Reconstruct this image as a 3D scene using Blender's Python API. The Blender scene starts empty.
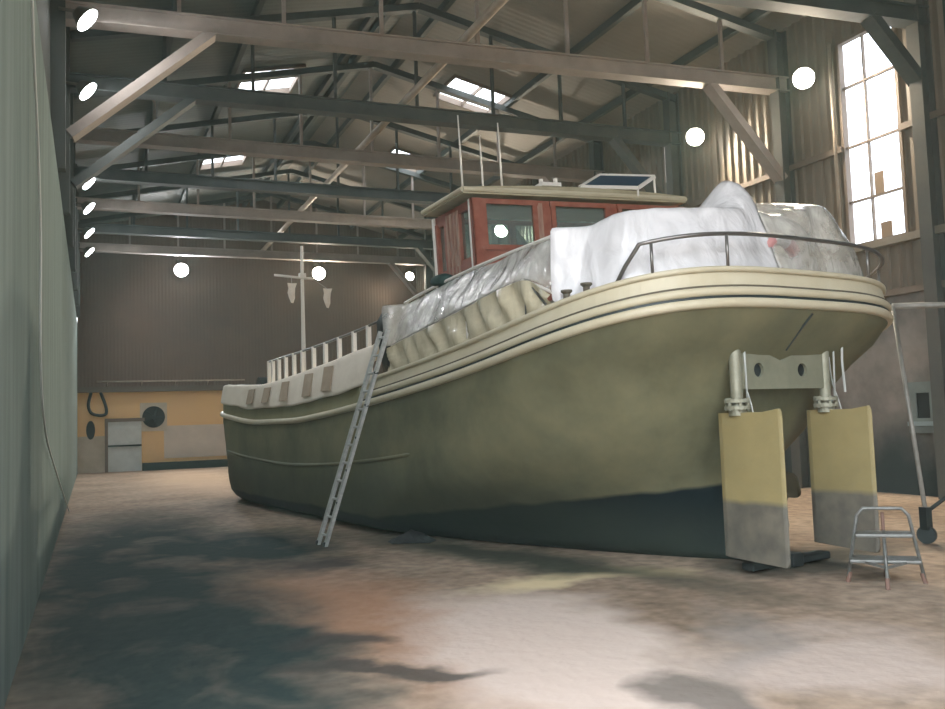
import bpy, bmesh, math, random
from mathutils import Vector, Matrix, noise, Euler
random.seed(4)
scn = bpy.context.scene
COL = scn.collection
PI = math.pi

# ------------------------------------------------------------------ materials
def mat(name, col, rough=.6, metal=0., col2=None, scale=3., lo=.35, hi=.7, bump=0., bscale=30., stretch=None, spec=.5, detail=5., alpha=1.):
    m = bpy.data.materials.new(name); m.use_nodes = True
    nt = m.node_tree; N = nt.nodes; L = nt.links
    b = N['Principled BSDF']
    b.inputs['Base Color'].default_value = (*col, 1)
    b.inputs['Roughness'].default_value = rough
    b.inputs['Metallic'].default_value = metal
    b.inputs['Specular IOR Level'].default_value = spec
    tc = N.new('ShaderNodeTexCoord'); src = tc.outputs['Object']
    if stretch:
        mp = N.new('ShaderNodeMapping'); mp.inputs['Scale'].default_value = stretch
        L.new(src, mp.inputs['Vector']); src = mp.outputs['Vector']
    if col2:
        n = N.new('ShaderNodeTexNoise'); n.inputs['Scale'].default_value = scale; n.inputs['Detail'].default_value = detail
        n.inputs['Roughness'].default_value = .62
        L.new(src, n.inputs['Vector'])
        r = N.new('ShaderNodeValToRGB'); r.color_ramp.elements[0].position = lo; r.color_ramp.elements[1].position = hi
        r.color_ramp.elements[0].color = (*col, 1); r.color_ramp.elements[1].color = (*col2, 1)
        L.new(n.outputs['Fac'], r.inputs['Fac']); L.new(r.outputs['Color'], b.inputs['Base Color'])
    if bump:
        n2 = N.new('ShaderNodeTexNoise'); n2.inputs['Scale'].default_value = bscale; n2.inputs['Detail'].default_value = 4
        L.new(src, n2.inputs['Vector'])
        bp = N.new('ShaderNodeBump'); bp.inputs['Strength'].default_value = bump; bp.inputs['Distance'].default_value = .03
        L.new(n2.outputs['Fac'], bp.inputs['Height']); L.new(bp.outputs['Normal'], b.inputs['Normal'])
    return m

def emit(name, col, s):
    m = bpy.data.materials.new(name); m.use_nodes = True
    nt = m.node_tree; b = nt.nodes['Principled BSDF']
    b.inputs['Base Color'].default_value = (1, 1, 1, 1)
    b.inputs['Emission Color'].default_value = (*col, 1); b.inputs['Emission Strength'].default_value = s
    return m

def film(name, col, see, rough=.25, wr=1.2, wscale=5., gloss=.35, transl=.5):
    """plastic film: part see-through, part milky, with crinkled shine"""
    m = bpy.data.materials.new(name); m.use_nodes = True
    nt = m.node_tree; N = nt.nodes; L = nt.links
    for n in list(N): N.remove(n)
    out = N.new('ShaderNodeOutputMaterial')
    tc = N.new('ShaderNodeTexCoord')
    nz = N.new('ShaderNodeTexNoise'); nz.inputs['Scale'].default_value = wscale; nz.inputs['Detail'].default_value = 5; nz.inputs['Distortion'].default_value = 1.2
    mp = N.new('ShaderNodeMapping'); mp.inputs['Scale'].default_value = (1, 1, .55); mp.inputs['Rotation'].default_value = (.3, .2, .3)
    L.new(tc.outputs['Object'], mp.inputs['Vector']); L.new(mp.outputs['Vector'], nz.inputs['Vector'])
    bp = N.new('ShaderNodeBump'); bp.inputs['Strength'].default_value = wr; bp.inputs['Distance'].default_value = .06
    L.new(nz.outputs['Fac'], bp.inputs['Height'])
    d = N.new('ShaderNodeBsdfDiffuse')
    n3 = N.new('ShaderNodeTexNoise'); n3.inputs['Scale'].default_value = 3.2; n3.inputs['Detail'].default_value = 6; n3.inputs['Distortion'].default_value = 1.5
    mp3 = N.new('ShaderNodeMapping'); mp3.inputs['Scale'].default_value = (1, 1, .5); mp3.inputs['Rotation'].default_value = (.5, .5, 0); L.new(tc.outputs['Object'], mp3.inputs['Vector']); L.new(mp3.outputs[0], n3.inputs['Vector'])
    r3 = N.new('ShaderNodeValToRGB'); r3.color_ramp.elements[0].position = .36; r3.color_ramp.elements[1].position = .62
    r3.color_ramp.elements[0].color = (*[c_ * .78 for c_ in col], 1); r3.color_ramp.elements[1].color = (*col, 1); L.new(n3.outputs['Fac'], r3.inputs['Fac']); L.new(r3.outputs['Color'], d.inputs['Color'])
    t = N.new('ShaderNodeBsdfTranslucent'); t.inputs['Color'].default_value = (*col, 1)
    g = N.new('ShaderNodeBsdfGlossy'); g.inputs['Roughness'].default_value = rough
    tr = N.new('ShaderNodeBsdfTransparent')
    for s in (d, t, g): L.new(bp.outputs['Normal'], s.inputs['Normal'])
    a = N.new('ShaderNodeMixShader'); a.inputs[0].default_value = transl; L.new(d.outputs[0], a.inputs[1]); L.new(t.outputs[0], a.inputs[2])
    c = N.new('ShaderNodeMixShader'); L.new(a.outputs[0], c.inputs[1]); L.new(tr.outputs[0], c.inputs[2])
    # milky in patches
    n2 = N.new('ShaderNodeTexNoise'); n2.inputs['Scale'].default_value = 2.3; n2.inputs['Detail'].default_value = 6
    L.new(tc.outputs['Object'], n2.inputs['Vector'])
    mr = N.new('ShaderNodeMapRange'); mr.inputs['From Min'].default_value = .35; mr.inputs['From Max'].default_value = .68
    mr.inputs['To Min'].default_value = max(0, see - .28 * (see > 0)); mr.inputs['To Max'].default_value = min(1, see + .22 * (see > 0))
    L.new(n2.outputs['Fac'], mr.inputs['Value']); L.new(mr.outputs[0], c.inputs[0])
    f = N.new('ShaderNodeLayerWeight'); f.inputs['Blend'].default_value = .5; L.new(bp.outputs['Normal'], f.inputs['Normal'])
    pw = N.new('ShaderNodeMath'); pw.operation = 'POWER'; pw.inputs[1].default_value = 3; L.new(f.outputs['Facing'], pw.inputs[0])
    ml = N.new('ShaderNodeMath'); ml.operation = 'MULTIPLY_ADD'; ml.inputs[1].default_value = gloss; ml.inputs[2].default_value = .10 * gloss; L.new(pw.outputs[0], ml.inputs[0])
    e = N.new('ShaderNodeMixShader'); L.new(ml.outputs[0], e.inputs[0]); L.new(c.outputs[0], e.inputs[1]); L.new(g.outputs[0], e.inputs[2])
    L.new(e.outputs[0], out.inputs['Surface'])
    return m

def glass(name, col, sky_tint=0.):
    m = bpy.data.materials.new(name); m.use_nodes = True
    nt = m.node_tree; N = nt.nodes; L = nt.links
    for n in list(N): N.remove(n)
    out = N.new('ShaderNodeOutputMaterial'); tr = N.new('ShaderNodeBsdfTransparent'); tr.inputs[0].default_value = (*col, 1)
    g = N.new('ShaderNodeBsdfGlossy'); g.inputs['Roughness'].default_value = .03
    lw = N.new('ShaderNodeLayerWeight'); lw.inputs['Blend'].default_value = .5
    pw = N.new('ShaderNodeMath'); pw.operation = 'POWER'; pw.inputs[1].default_value = 5; L.new(lw.outputs['Facing'], pw.inputs[0])
    f = N.new('ShaderNodeMath'); f.operation = 'MULTIPLY_ADD'; f.inputs[1].default_value = .8; f.inputs[2].default_value = .05; L.new(pw.outputs[0], f.inputs[0])
    e = N.new('ShaderNodeMixShader'); L.new(f.outputs[0], e.inputs[0]); L.new(tr.outputs[0], e.inputs[1]); L.new(g.outputs[0], e.inputs[2])
    df = N.new('ShaderNodeBsdfDiffuse'); df.inputs[0].default_value = (.55, .62, .60, 1)
    e2 = N.new('ShaderNodeMixShader'); e2.inputs[0].default_value = sky_tint; L.new(e.outputs[0], e2.inputs[1]); L.new(df.outputs[0], e2.inputs[2])  # even pale diffuse share paints reflected sky onto the glass
    L.new(e2.outputs[0], out.inputs['Surface'])
    return m

def corrugated(name, col, col2, axis, pitch, strength=.6, rough=.7, scale=.5):
    """painted corrugated sheet: ribs as a bump across AXIS, dirt as noise"""
    m = mat(name, col, rough, 0, col2, scale, .3, .72, detail=7)
    nt = m.node_tree; N = nt.nodes; L = nt.links
    tc = N.new('ShaderNodeTexCoord'); w = N.new('ShaderNodeTexWave'); w.wave_type = 'BANDS'; w.bands_direction = axis
    w.inputs['Scale'].default_value = 1 / pitch / 3.183 * 10 / 6.2832 * 1.0
    w.inputs['Distortion'].default_value = 0
    L.new(tc.outputs['Object'], w.inputs['Vector'])
    bp = N.new('ShaderNodeBump'); bp.inputs['Strength'].default_value = strength; bp.inputs['Distance'].default_value = .05
    L.new(w.outputs['Fac'], bp.inputs['Height']); L.new(bp.outputs['Normal'], N['Principled BSDF'].inputs['Normal'])
    return m

HULL = mat('hull_olive', (.110, .112, .066), .62, 0, (.205, .194, .112), .8, .34, .66, bump=.12, bscale=9, detail=8)
M = dict(
    cream=mat('cream_paint', (.48, .43, .30), .5, 0, (.55, .51, .38), 2.2, .3, .7, bump=.05),
    bulwark=mat('bulwark_olive', (.20, .19, .10), .55, 0, (.27, .25, .14), 2., .3, .7),
    deck=mat('deck_paint', (.12, .12, .10), .7),
    rust=mat('red_primer', (.22, .060, .035), .65, 0, (.33, .12, .075), 5., .35, .75, bump=.1),
    paleWood=mat('bare_wood', (.36, .23, .17), .7, 0, (.24, .11, .08), 9., .4, .7, stretch=(1, 1, .3)),
    roofcream=mat('roof_edge', (.42, .38, .26), .6, 0, (.30, .27, .18), 4.),
    white=mat('white_paint', (.72, .70, .65), .45),
    steel=mat('steel_tube', (.16, .16, .15), .35, .7),
    chrome=mat('rail_steel', (.22, .21, .20), .3, .8),
    navy=mat('navy_paint', (.012, .022, .04), .5),
    darkmetal=mat('dark_metal', (.03, .04, .04), .5, .3),
    zinc=mat('aluminium', (.55, .57, .56), .4, .6, (.38, .40, .40), 12.),
    stoolm=mat('worn_aluminium', (.20, .21, .20), .5, .5, (.13, .13, .12), 14.),
    stoolfoot=mat('rusty_foot', (.14, .08, .06), .7),
    stock=mat('stock_paint', (.30, .30, .23), .45, .2, (.22, .22, .16), 6.),
    bracket=mat('bracket_paint', (.21, .21, .15), .5, 0, (.16, .165, .115), 4.),
    bronze=mat('bronze', (.06, .05, .03), .45, .6),
    cable=mat('cable_grey', (.42, .44, .42), .6),
    blackcloth=mat('black_cloth', (.012, .014, .014), .9, bump=.4, bscale=20),
    greencloth=mat('green_cloth', (.02, .05, .045), .85, bump=.4, bscale=20),
    bowcloth=mat('bow_sheet', (.86, .79, .69), .7, 0, (.74, .67, .57), 1.6, .3, .7, bump=.5, bscale=4),
    patch=mat('brown_patch', (.36, .28, .20), .8, 0, (.44, .35, .26), 5.),
    tan=film('crumpled_tan_film', (.60, .55, .40), .0, .25, .5, 3., .5, .1),
    sheet=film('milky_film', (.80, .80, .815), 0., .25, .9, 2.2, .5, .12),
    clear=film('clear_film', (.78, .78, .74), .50, .2, 1.0, 3., .6, .2),
    glass=glass('pane', (.80, .88, .86), .13),
    sky=glass('roof_light_pane', (.95, .97, 1.)),
    navyglass=mat('solar_cells', (.02, .05, .09), .15),
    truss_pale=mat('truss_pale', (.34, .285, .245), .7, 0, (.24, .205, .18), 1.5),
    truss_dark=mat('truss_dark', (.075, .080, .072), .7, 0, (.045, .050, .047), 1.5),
    purlin=mat('purlin_dark', (.07, .075, .066), .75),
    pipe=mat('pipe_tan', (.40, .33, .25), .6, 0, (.28, .23, .18), 3.),
    column=mat('column_grey', (.10, .095, .08), .7, 0, (.065, .065, .06), 1.),
    girt=mat('girt_brown', (.17, .13, .10), .7),
    sill=mat('sill', (.22, .19, .15), .7),
    yellow=mat('yellow_wall', (.76, .50, .22), .75, 0, (.68, .45, .23), .8, .3, .7, bump=.1),
    greypanel=mat('grey_panel', (.52, .45, .37), .75, 0, (.62, .53, .43), 1.2, bump=.1),
    doorgrey=mat('door_grey', (.60, .63, .60), .6, 0, (.48, .51, .48), 2.),
    palepatch=mat('pale_plaster', (.56, .49, .39), .8, 0, (.42, .36, .26), 1.5),
    kerb=mat('kerb_dark', (.02, .035, .03), .8),
    fan=mat('fan_dark', (.010, .014, .014), .6),
    lampbody=mat('lamp_body', (.22, .20, .17), .5, .4),
    lens=emit('lamp_lens', (1., .93, .82), 26.),
    coolens=emit('lamp_lens_cool', (.92, .96, 1.), 22.),
    frame=mat('pale_frame', (.30, .295, .27), .5, .2, (.18, .17, .145), 3.),
    ring=mat('lifebuoy_white', (.62, .58, .55), .5), ringred=mat('lifebuoy_pink', (.52, .26, .25), .5),
    brownpaper=mat('brown_board', (.22, .16, .11), .8),
    browncloth=mat('brown_cover', (.10, .085, .06), .8),
)

# ------------------------------------------------------------------ mesh helpers
def box(bm, c, s, rot=None):
    mtx = Matrix.Translation(c)
    if rot is not None: mtx = mtx @ (rot.to_matrix().to_4x4() if isinstance(rot, Euler) else rot)
    mtx = mtx @ Matrix.Diagonal((s[0], s[1], s[2], 1))
    bmesh.ops.create_cube(bm, size=1, matrix=mtx)
def b2(bm, lo, hi):
    box(bm, [(a + b) / 2 for a, b in zip(lo, hi)], [abs(b - a) for a, b in zip(lo, hi)])
def bar(bm, p, q, w, h, up=(0, 0, 1)):
    p = Vector(p); q = Vector(q); d = q - p; z = d.normalized(); u = Vector(up)
    if abs(z.dot(u)) > .98: u = Vector((1, 0, 0))
    x = z.cross(u).normalized(); y = x.cross(z)
    r = Matrix((x, y, z)).transposed().to_4x4()
    bmesh.ops.create_cube(bm, size=1, matrix=Matrix.Translation((p + q) / 2) @ r @ Matrix.Diagonal((w, h, d.length, 1)))
def frames(pts):
    out = []
    n = None
    for i, p in enumerate(pts):
        a = pts[max(0, i - 1)]; b = pts[min(len(pts) - 1, i + 1)]
        t = (b - a).normalized()
        if n is None:
            n = t.cross(Vector((0, 0, 1)))
            if n.length < .1: n = t.cross(Vector((1, 0, 0)))
        n = (n - t * n.dot(t)).normalized()
        out.append((p, n, t.cross(n)))
    return out
def tube(bm, pts, r, seg=8, cap=True):
    pts = [Vector(p) for p in pts]; rings = []
    rr = r if isinstance(r, (list, tuple)) else [r] * len(pts)
    for (p, n, b), rad in zip(frames(pts), rr):
        rings.append([bm.verts.new(p + rad * (n * math.cos(2 * PI * k / seg) + b * math.sin(2 * PI * k / seg))) for k in range(seg)])
    for a, b in zip(rings, rings[1:]):
        for k in range(seg): bm.faces.new((a[k], a[(k + 1) % seg], b[(k + 1) % seg], b[k]))
    if cap: bm.faces.new(rings[0][::-1]); bm.faces.new(rings[-1])
def smoothpath(pts, n=6):
    P = [Vector(p) for p in pts]; out = []
    for i in range(len(P) - 1):
        a = P[max(i - 1, 0)]; b = P[i]; c = P[i + 1]; d = P[min(i + 2, len(P) - 1)]
        for k in range(n):
            t = k / n
            out.append(.5 * ((2 * b) + (c - a) * t + (2 * a - 5 * b + 4 * c - d) * t * t + (3 * b - a - 3 * c + d) * t ** 3))
    out.append(P[-1]); return out
def disc(bm, c, n, r, th, seg=24):
    n = Vector(n).normalized()
    q = Vector((0, 0, 1)).rotation_difference(n).to_matrix().to_4x4()
    bmesh.ops.create_cone(bm, cap_ends=True, segments=seg, radius1=r if not isinstance(r, tuple) else r[0], radius2=r if not isinstance(r, tuple) else r[1], depth=th, matrix=Matrix.Translation(c) @ q)
def gridmesh(bm, rows, close=False):
    V = [[bm.verts.new(p) for p in r] for r in rows]
    for a, b in zip(V, V[1:]):
        n = len(a)
        for k in range(n if close else n - 1):
            try: bm.faces.new((a[k], a[(k + 1) % n], b[(k + 1) % n], b[k]))
            except ValueError: pass
    return V
def panelwall(bm, f, a0, a1, z0, z1, holes):
    """boxes filling the rectangle a0..a1 x z0..z1 except the HOLES; f(a0,a1,z0,z1) adds one"""
    A = sorted({a0, a1, *[h[0] for h in holes], *[h[1] for h in holes]}); Z = sorted({z0, z1, *[h[2] for h in holes], *[h[3] for h in holes]})
    for i in range(len(A) - 1):
        for j in range(len(Z) - 1):
            ca = (A[i] + A[i + 1]) / 2; cz = (Z[j] + Z[j + 1]) / 2
            if any(h[0] < ca < h[1] and h[2] < cz < h[3] for h in holes): continue
            f(bm, A[i], A[i + 1], Z[j], Z[j + 1])
def obj(name, bm, m, parent=None, smooth=False, bevel=0, solid=0, loc=None):
    bmesh.ops.remove_doubles(bm, verts=bm.verts, dist=1e-5)
    bmesh.ops.recalc_face_normals(bm, faces=bm.faces)
    me = bpy.data.meshes.new(name); bm.to_mesh(me); bm.free()
    o = bpy.data.objects.new(name, me); COL.objects.link(o)
    for mm in (m if isinstance(m, list) else [m]): me.materials.append(mm)
    if parent: o.parent = parent
    if loc: o.location = loc
    if smooth:
        for p in me.polygons: p.use_smooth = True
        if smooth == 'auto':
            md = o.modifiers.new('e', 'EDGE_SPLIT'); md.split_angle = math.radians(35)
    if solid:
        md = o.modifiers.new('s', 'SOLIDIFY'); md.thickness = solid; md.offset = 0
    if bevel:
        md = o.modifiers.new('b', 'BEVEL'); md.width = bevel; md.segments = 2; md.limit_method = 'ANGLE'
    return o
def new(): return bmesh.new()
def tag(o, label, cat, group=None, kind=None):
    o['label'] = label; o['category'] = cat
    if group: o['group'] = group
    if kind: o['kind'] = kind
    return o
def empty(name, loc=(0, 0, 0), rz=0, label=None, cat=None, group=None):
    o = bpy.data.objects.new(name, None); COL.objects.link(o); o.location = loc; o.rotation_euler = (0, 0, rz); o.empty_display_size = .2
    if label: tag(o, label, cat, group)
    return o
def struct(name, bm, m, **k):
    o = obj(name, bm, m, **k); o['kind'] = 'structure'; return o
def clone(o, parent=None):
    c = o.copy(); COL.objects.link(c)
    if parent: c.parent = parent
    for ch in list(o.children): clone(ch, c)
    return c
def fbm(p, s): return noise.fractal(Vector(p) * s, 1., 2., 4)

# ------------------------------------------------------------------ camera
cd = bpy.data.cameras.new('camera'); cam = bpy.data.objects.new('camera', cd); COL.objects.link(cam)
cd.sensor_fit = 'HORIZONTAL'; cd.sensor_width = 36; cd.lens = 880 / 945 * 36; cd.clip_end = 300
yaw, pit, rol = math.radians(23.5), math.radians(4.1), math.radians(1.9)
d = Vector((math.sin(yaw) * math.cos(pit), math.cos(yaw) * math.cos(pit), math.sin(pit)))
r0 = Vector((math.cos(yaw), -math.sin(yaw), 0)); u0 = r0.cross(d)
rr = math.cos(rol) * r0 - math.sin(rol) * u0; uu = math.sin(rol) * r0 + math.cos(rol) * u0
cam.matrix_world = Matrix.Translation((0, 0, 1.7)) @ Matrix((rr, uu, -d)).transposed().to_4x4()
scn.camera = cam

# ------------------------------------------------------------------ hall
X0, X1, YB, YF = -.5, 14., 38.5, -5.
def roofz(x): return 10. + .22 * (7 - abs(x - 7))

# floor: brown earth-stained concrete with dark wet stains and pale dry patches
def floor_material():
    m = bpy.data.materials.new('stained_floor'); m.use_nodes = True
    nt = m.node_tree; N = nt.nodes; L = nt.links; b = N['Principled BSDF']
    tc = N.new('ShaderNodeTexCoord'); P = tc.outputs['Object']
    def noi(scale, detail=6, dist=0., vec=None):
        n = N.new('ShaderNodeTexNoise'); n.inputs['Scale'].default_value = scale; n.inputs['Detail'].default_value = detail; n.inputs['Distortion'].default_value = dist
        L.new(vec or P, n.inputs['Vector']); return n
    def ramp(src, stops):
        r = N.new('ShaderNodeValToRGB'); e = r.color_ramp.elements
        e[0].position, e[0].color = stops[0][0], (*stops[0][1], 1); e[1].position, e[1].color = stops[-1][0], (*stops[-1][1], 1)
        for p, c in stops[1:-1]:
            q = e.new(p); q.color = (*c, 1)
        L.new(src, r.inputs['Fac']); return r.outputs['Color']
    def mth(op, a, c):
        n = N.new('ShaderNodeMath'); n.operation = op
        for i, v in ((0, a), (1, c)):
            if isinstance(v, (int, float)): n.inputs[i].default_value = v
            else: L.new(v, n.inputs[i])
        return n.outputs[0]
    # warped coordinates so that stain edges run ragged
    wn = noi(.9, 6); ws = N.new('ShaderNodeVectorMath'); ws.operation = 'SUBTRACT'; ws.inputs[1].default_value = (.5, .5, .5); L.new(wn.outputs['Color'], ws.inputs[0])
    wm = N.new('ShaderNodeVectorMath'); wm.operation = 'MULTIPLY_ADD'; wm.inputs[1].default_value = (1.5, 2.2, 0); L.new(ws.outputs[0], wm.inputs[0]); L.new(P, wm.inputs[2])
    W = wm.outputs[0]
    def blob(cx, cy, rx, ry, ang=0, soft=.35):
        mp = N.new('ShaderNodeMapping'); mp.vector_type = 'TEXTURE'
        mp.inputs['Location'].default_value = (cx, cy, 0); mp.inputs['Rotation'].default_value = (0, 0, math.radians(ang)); mp.inputs['Scale'].default_value = (rx, ry, 1)
        L.new(W, mp.inputs['Vector'])
        ln = N.new('ShaderNodeVectorMath'); ln.operation = 'LENGTH'; L.new(mp.outputs[0], ln.inputs[0])
        r = N.new('ShaderNodeMapRange'); r.inputs['From Min'].default_value = 1 + soft; r.inputs['From Max'].default_value = 1 - soft
        L.new(ln.outputs['Value'], r.inputs['Value']); return r.outputs[0]
    def mix(f, a, c):
        n = N.new('ShaderNodeMix'); n.data_type = 'RGBA'; L.new(f, n.inputs['Factor'])
        for s, v in ((6, a), (7, c)):
            if isinstance(v, tuple): n.inputs[s].default_value = (*v, 1)
            else: L.new(v, n.inputs[s])
        return n.outputs[2]
    base = ramp(noi(.55, 8).outputs['Fac'], [(.28, (.22, .165, .120)), (.5, (.305, .233, .175)), (.72, (.38, .30, .228))])
    fine = ramp(noi(6, 7).outputs['Fac'], [(.3, (.62, .62, .62)), (.7, (1.1, 1.1, 1.1))])
    mu = N.new('ShaderNodeMix'); mu.data_type = 'RGBA'; mu.blend_type = 'MULTIPLY'; mu.inputs['Factor'].default_value = 1
    L.new(base, mu.inputs[6]); L.new(fine, mu.inputs[7]); c = mu.outputs[2]
    c = mix(mth('MULTIPLY', blob(2.3, 7.6, .8, 3.2, 10, .5), .75), c, (.34, .185, .11))          # rusty streak
    c = mix(mth('MULTIPLY', blob(3.15, 6.0, .95, 2.1, -8, .3), .85), c, (.52, .44, .39))       # pale dry patch
    c = mix(mth('MULTIPLY', blob(4.6, 4.6, .9, .75, 20, .35), .8), c, (.42, .35, .31))
    c = mix(mth('MULTIPLY', blob(4.75, 8.05, 1.1, .42, -8, .35), .9), c, (.62, .52, .33))        # sandy patch by the hull
    c = mix(mth('MULTIPLY', blob(3.2, 30., 1.6, 6., 0, .5), .6), c, (.58, .43, .30))
    c = mix(mth('MULTIPLY', blob(3.35, 4.5, .5, .42, 25, .3), .85), c, (.13, .115, .10))        # grey puddle in front
    c = mix(mth('MULTIPLY', blob(4.55, 5.45, .22, .9, -35, .5), .5), c, (.20, .19, .18))
    c = mix(mth('MULTIPLY', blob(4.65, 9.8, .5, 3.2, 17, .5), .92), c, (.04, .048, .036))   # contact shade along the hull, painted into the floor
    c = mix(mth('MULTIPLY', blob(7.6, 7.75, 1.3, .6, 10, .5), .85), c, (.03, .038, .034))     # contact shade painted under the stern
    dark = mth('MAXIMUM', blob(.5, 11.6, 1.35, 7.0, -3, .4), mth('MAXIMUM', blob(.7, 6.6, .95, 2.9, -4, .3), blob(2.0, 12.6, 1.1, 2.0, 0, .4)))
    st = N.new('ShaderNodeMapping'); st.inputs['Scale'].default_value = (.8, .55, 1); st.inputs['Rotation'].default_value = (0, 0, .5); L.new(P, st.inputs['Vector'])
    holes = ramp(noi(1.5, 7, .8, st.outputs[0]).outputs['Fac'], [(.30, (.72, .72, .72)), (.48, (1, 1, 1))])
    dk = mth('MULTIPLY', dark, holes)
    c = mix(mth('MULTIPLY', dk, .93), c, (.012, .032, .033))
    streak = mth('MAXIMUM', blob(1.65, 6.9, .5, .28, -25, .35), mth('MAXIMUM', blob(2.5, 10.4, .6, .5, 10, .4), blob(1.9, 5.9, .62, .2, -20, .35)))
    c = mix(mth('MULTIPLY', streak, .85), c, (.05, .048, .044))
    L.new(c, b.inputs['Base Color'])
    rg = N.new('ShaderNodeMapRange'); rg.inputs['To Min'].default_value = .78; rg.inputs['To Max'].default_value = .9; L.new(dk, rg.inputs['Value']); L.new(rg.outputs[0], b.inputs['Roughness'])
    b.inputs['Specular IOR Level'].default_value = .06
    bp = N.new('ShaderNodeBump'); bp.inputs['Strength'].default_value = .35; bp.inputs['Distance'].default_value = .03
    L.new(noi(7, 8).outputs['Fac'], bp.inputs['Height']); L.new(bp.outputs['Normal'], b.inputs['Normal'])
    return m
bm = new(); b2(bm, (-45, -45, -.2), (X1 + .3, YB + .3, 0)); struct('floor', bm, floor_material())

# left wall: pale sheeted lower part, dark sheeting over it
pale = mat('pale_wall', (.15, .19, .185), 1., 0, (.22, .265, .255), 1.2, .3, .7, stretch=(1, 2.5, .25), bump=.1, detail=7, spec=0.)
darkwall = corrugated('dark_sheeting', (.014, .022, .021), (.025, .032, .03), 'Y', .25, .5)
bm = new(); b2(bm, (X0 - .25, 4., 0), (X0, YB, 6.)); struct('wall_left', bm, pale)  # stops short, leaving an added side opening that lights the port hull
bm = new(); b2(bm, (X0 - .3, 4., 6.), (X0 - .1, YB, 10.)); struct('wall_left_upper', bm, darkwall)

bm = new(); b2(bm, (6., YF - .25, 0), (X1 + .3, YF, 11.)); struct('wall_front_blocker', bm, darkwall)  # unseen part wall, added to keep front light off the stern
# right wall: stained concrete below, ribbed sheeting above, two tall windows
conc = mat('stained_concrete', (.10, .09, .083), .85, 0, (.27, .24, .215), .6, .36, .64, bump=.3, bscale=4, detail=8)
concdark = mat('dark_dado', (.022, .034, .034), .8, 0, (.045, .055, .053), .7, .3, .7, detail=8)
bm = new(); b2(bm, (X1, YF, .0), (X1 + .3, YB, 3.8)); struct('wall_right', bm, conc)
def damp(m, z0, z1, col, namp):
    nt = m.node_tree; N = nt.nodes; L = nt.links; b = N['Principled BSDF']; src = b.inputs['Base Color'].links[0].from_socket
    tc = N.new('ShaderNodeTexCoord'); sx = N.new('ShaderNodeSeparateXYZ'); L.new(tc.outputs['Object'], sx.inputs[0])
    nz = N.new('ShaderNodeTexNoise'); nz.inputs['Scale'].default_value = .8; nz.inputs['Detail'].default_value = 7; L.new(tc.outputs['Object'], nz.inputs['Vector'])
    ad = N.new('ShaderNodeMath'); ad.operation = 'MULTIPLY_ADD'; ad.inputs[1].default_value = namp; L.new(nz.outputs['Fac'], ad.inputs[0]); L.new(sx.outputs['Z'], ad.inputs[2])
    mr = N.new('ShaderNodeMapRange'); mr.inputs['From Min'].default_value = z1; mr.inputs['From Max'].default_value = z0; mr.inputs['To Max'].default_value = .93; L.new(ad.outputs[0], mr.inputs['Value'])
    mx = N.new('ShaderNodeMix'); mx.data_type = 'RGBA'; L.new(mr.outputs[0], mx.inputs['Factor']); L.new(src, mx.inputs[6]); mx.inputs[7].default_value = (*col, 1); L.new(mx.outputs[2], b.inputs['Base Color'])
damp(conc, 1.3, 2.4, (.02, .032, .033), 1.6)
WIN = (11.62, 12.98, 4.85, 9.05); WIN2 = (18.35, 18.95, 7.7, 9.0)
ribm = mat('brown_sheeting', (.21, .165, .12), .65, 0, (.14, .118, .09), .6, .3, .72, detail=7)
bm = new()
def rib(bm, y0, y1, z0, z1):
    pts = []; p = .25; y = y0
    prof = [(0, 0), (.07, 0), (.10, -.045), (.18, -.045), (.21, 0)]
    k = math.floor(y0 / p)
    ys = [(y0, None)]
    while k * p < y1:
        for a, dx in prof:
            if y0 < k * p + a < y1: ys.append((k * p + a, dx))
        k += 1
    ys.append((y1, None))
    row = [(X1 + .02 + (dx if dx is not None else 0), yy) for yy, dx in ys]
    gridmesh(bm, [[(x, yy, z) for x, yy in row] for z in (z0, z1)])
panelwall(bm, rib, 10.6, YB, 3.8, 10., [WIN, WIN2])
struct('wall_right_sheeting', bm, ribm)
bm = new(); rib(bm, YF, 10.6, 3.8, 10.); struct('wall_right_near_sheeting', bm, mat('sheeting_vignetted', (.035, .05, .045), .7, 0, (.06, .07, .06), .8, detail=6))  # near bay in a darker copy, edge vignetting painted into its colour
for n, w in ((1, WIN), (2, WIN2)):
    bm = new(); fr = new()
    b2(bm, (X1 + .06, w[0], w[2]), (X1 + .07, w[1], w[3]))
    for y in (w[0], w[1]): b2(fr, (X1 - .04, y - .035, w[2]), (X1 + .1, y + .035, w[3]))
    for z in (w[2], w[3]): b2(fr, (X1 - .04, w[0], z - .035), (X1 + .1, w[1], z + .035))
    if n == 1:
        ym = (w[0] + w[1]) / 2 + .12
        b2(fr, (X1 + .02, ym - .015, w[2]), (X1 + .09, ym + .015, w[3]))
        for z in (5.75, 6.87, 8.1): b2(fr, (X1 + .01, w[0], z - .02), (X1 + .09, w[1], z + .02))
    f = struct('window_%d' % n, fr, M['girt']); obj('pane', bm, M['sky'], f)
    if n == 1:
        bm = new(); b2(bm, (X1 + .03, 12.0, 4.9), (X1 + .05, 12.25, 5.2)); b2(bm, (X1 + .03, 12.12, 5.78), (X1 + .05, 12.33, 6.2)); obj('board', bm, M['brownpaper'], f)
bm = new(); b2(bm, (X1 - .18, 8, 4.70), (X1 + .02, YB, 4.84)); struct('trim_1', bm, M['sill'])
bm = new(); b2(bm, (X1 - .1, 10.6, 6.80), (X1 + .0, WIN[0], 6.92)); b2(bm, (X1 - .1, WIN[1], 6.80), (X1 + .0, YB, 6.92)); struct('trim_2', bm, M['girt'])
bm = new(); b2(bm, (X1 - .1, 8, 3.74), (X1 + .02, YB, 3.86)); struct('trim_3', bm, M['girt'])
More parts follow.
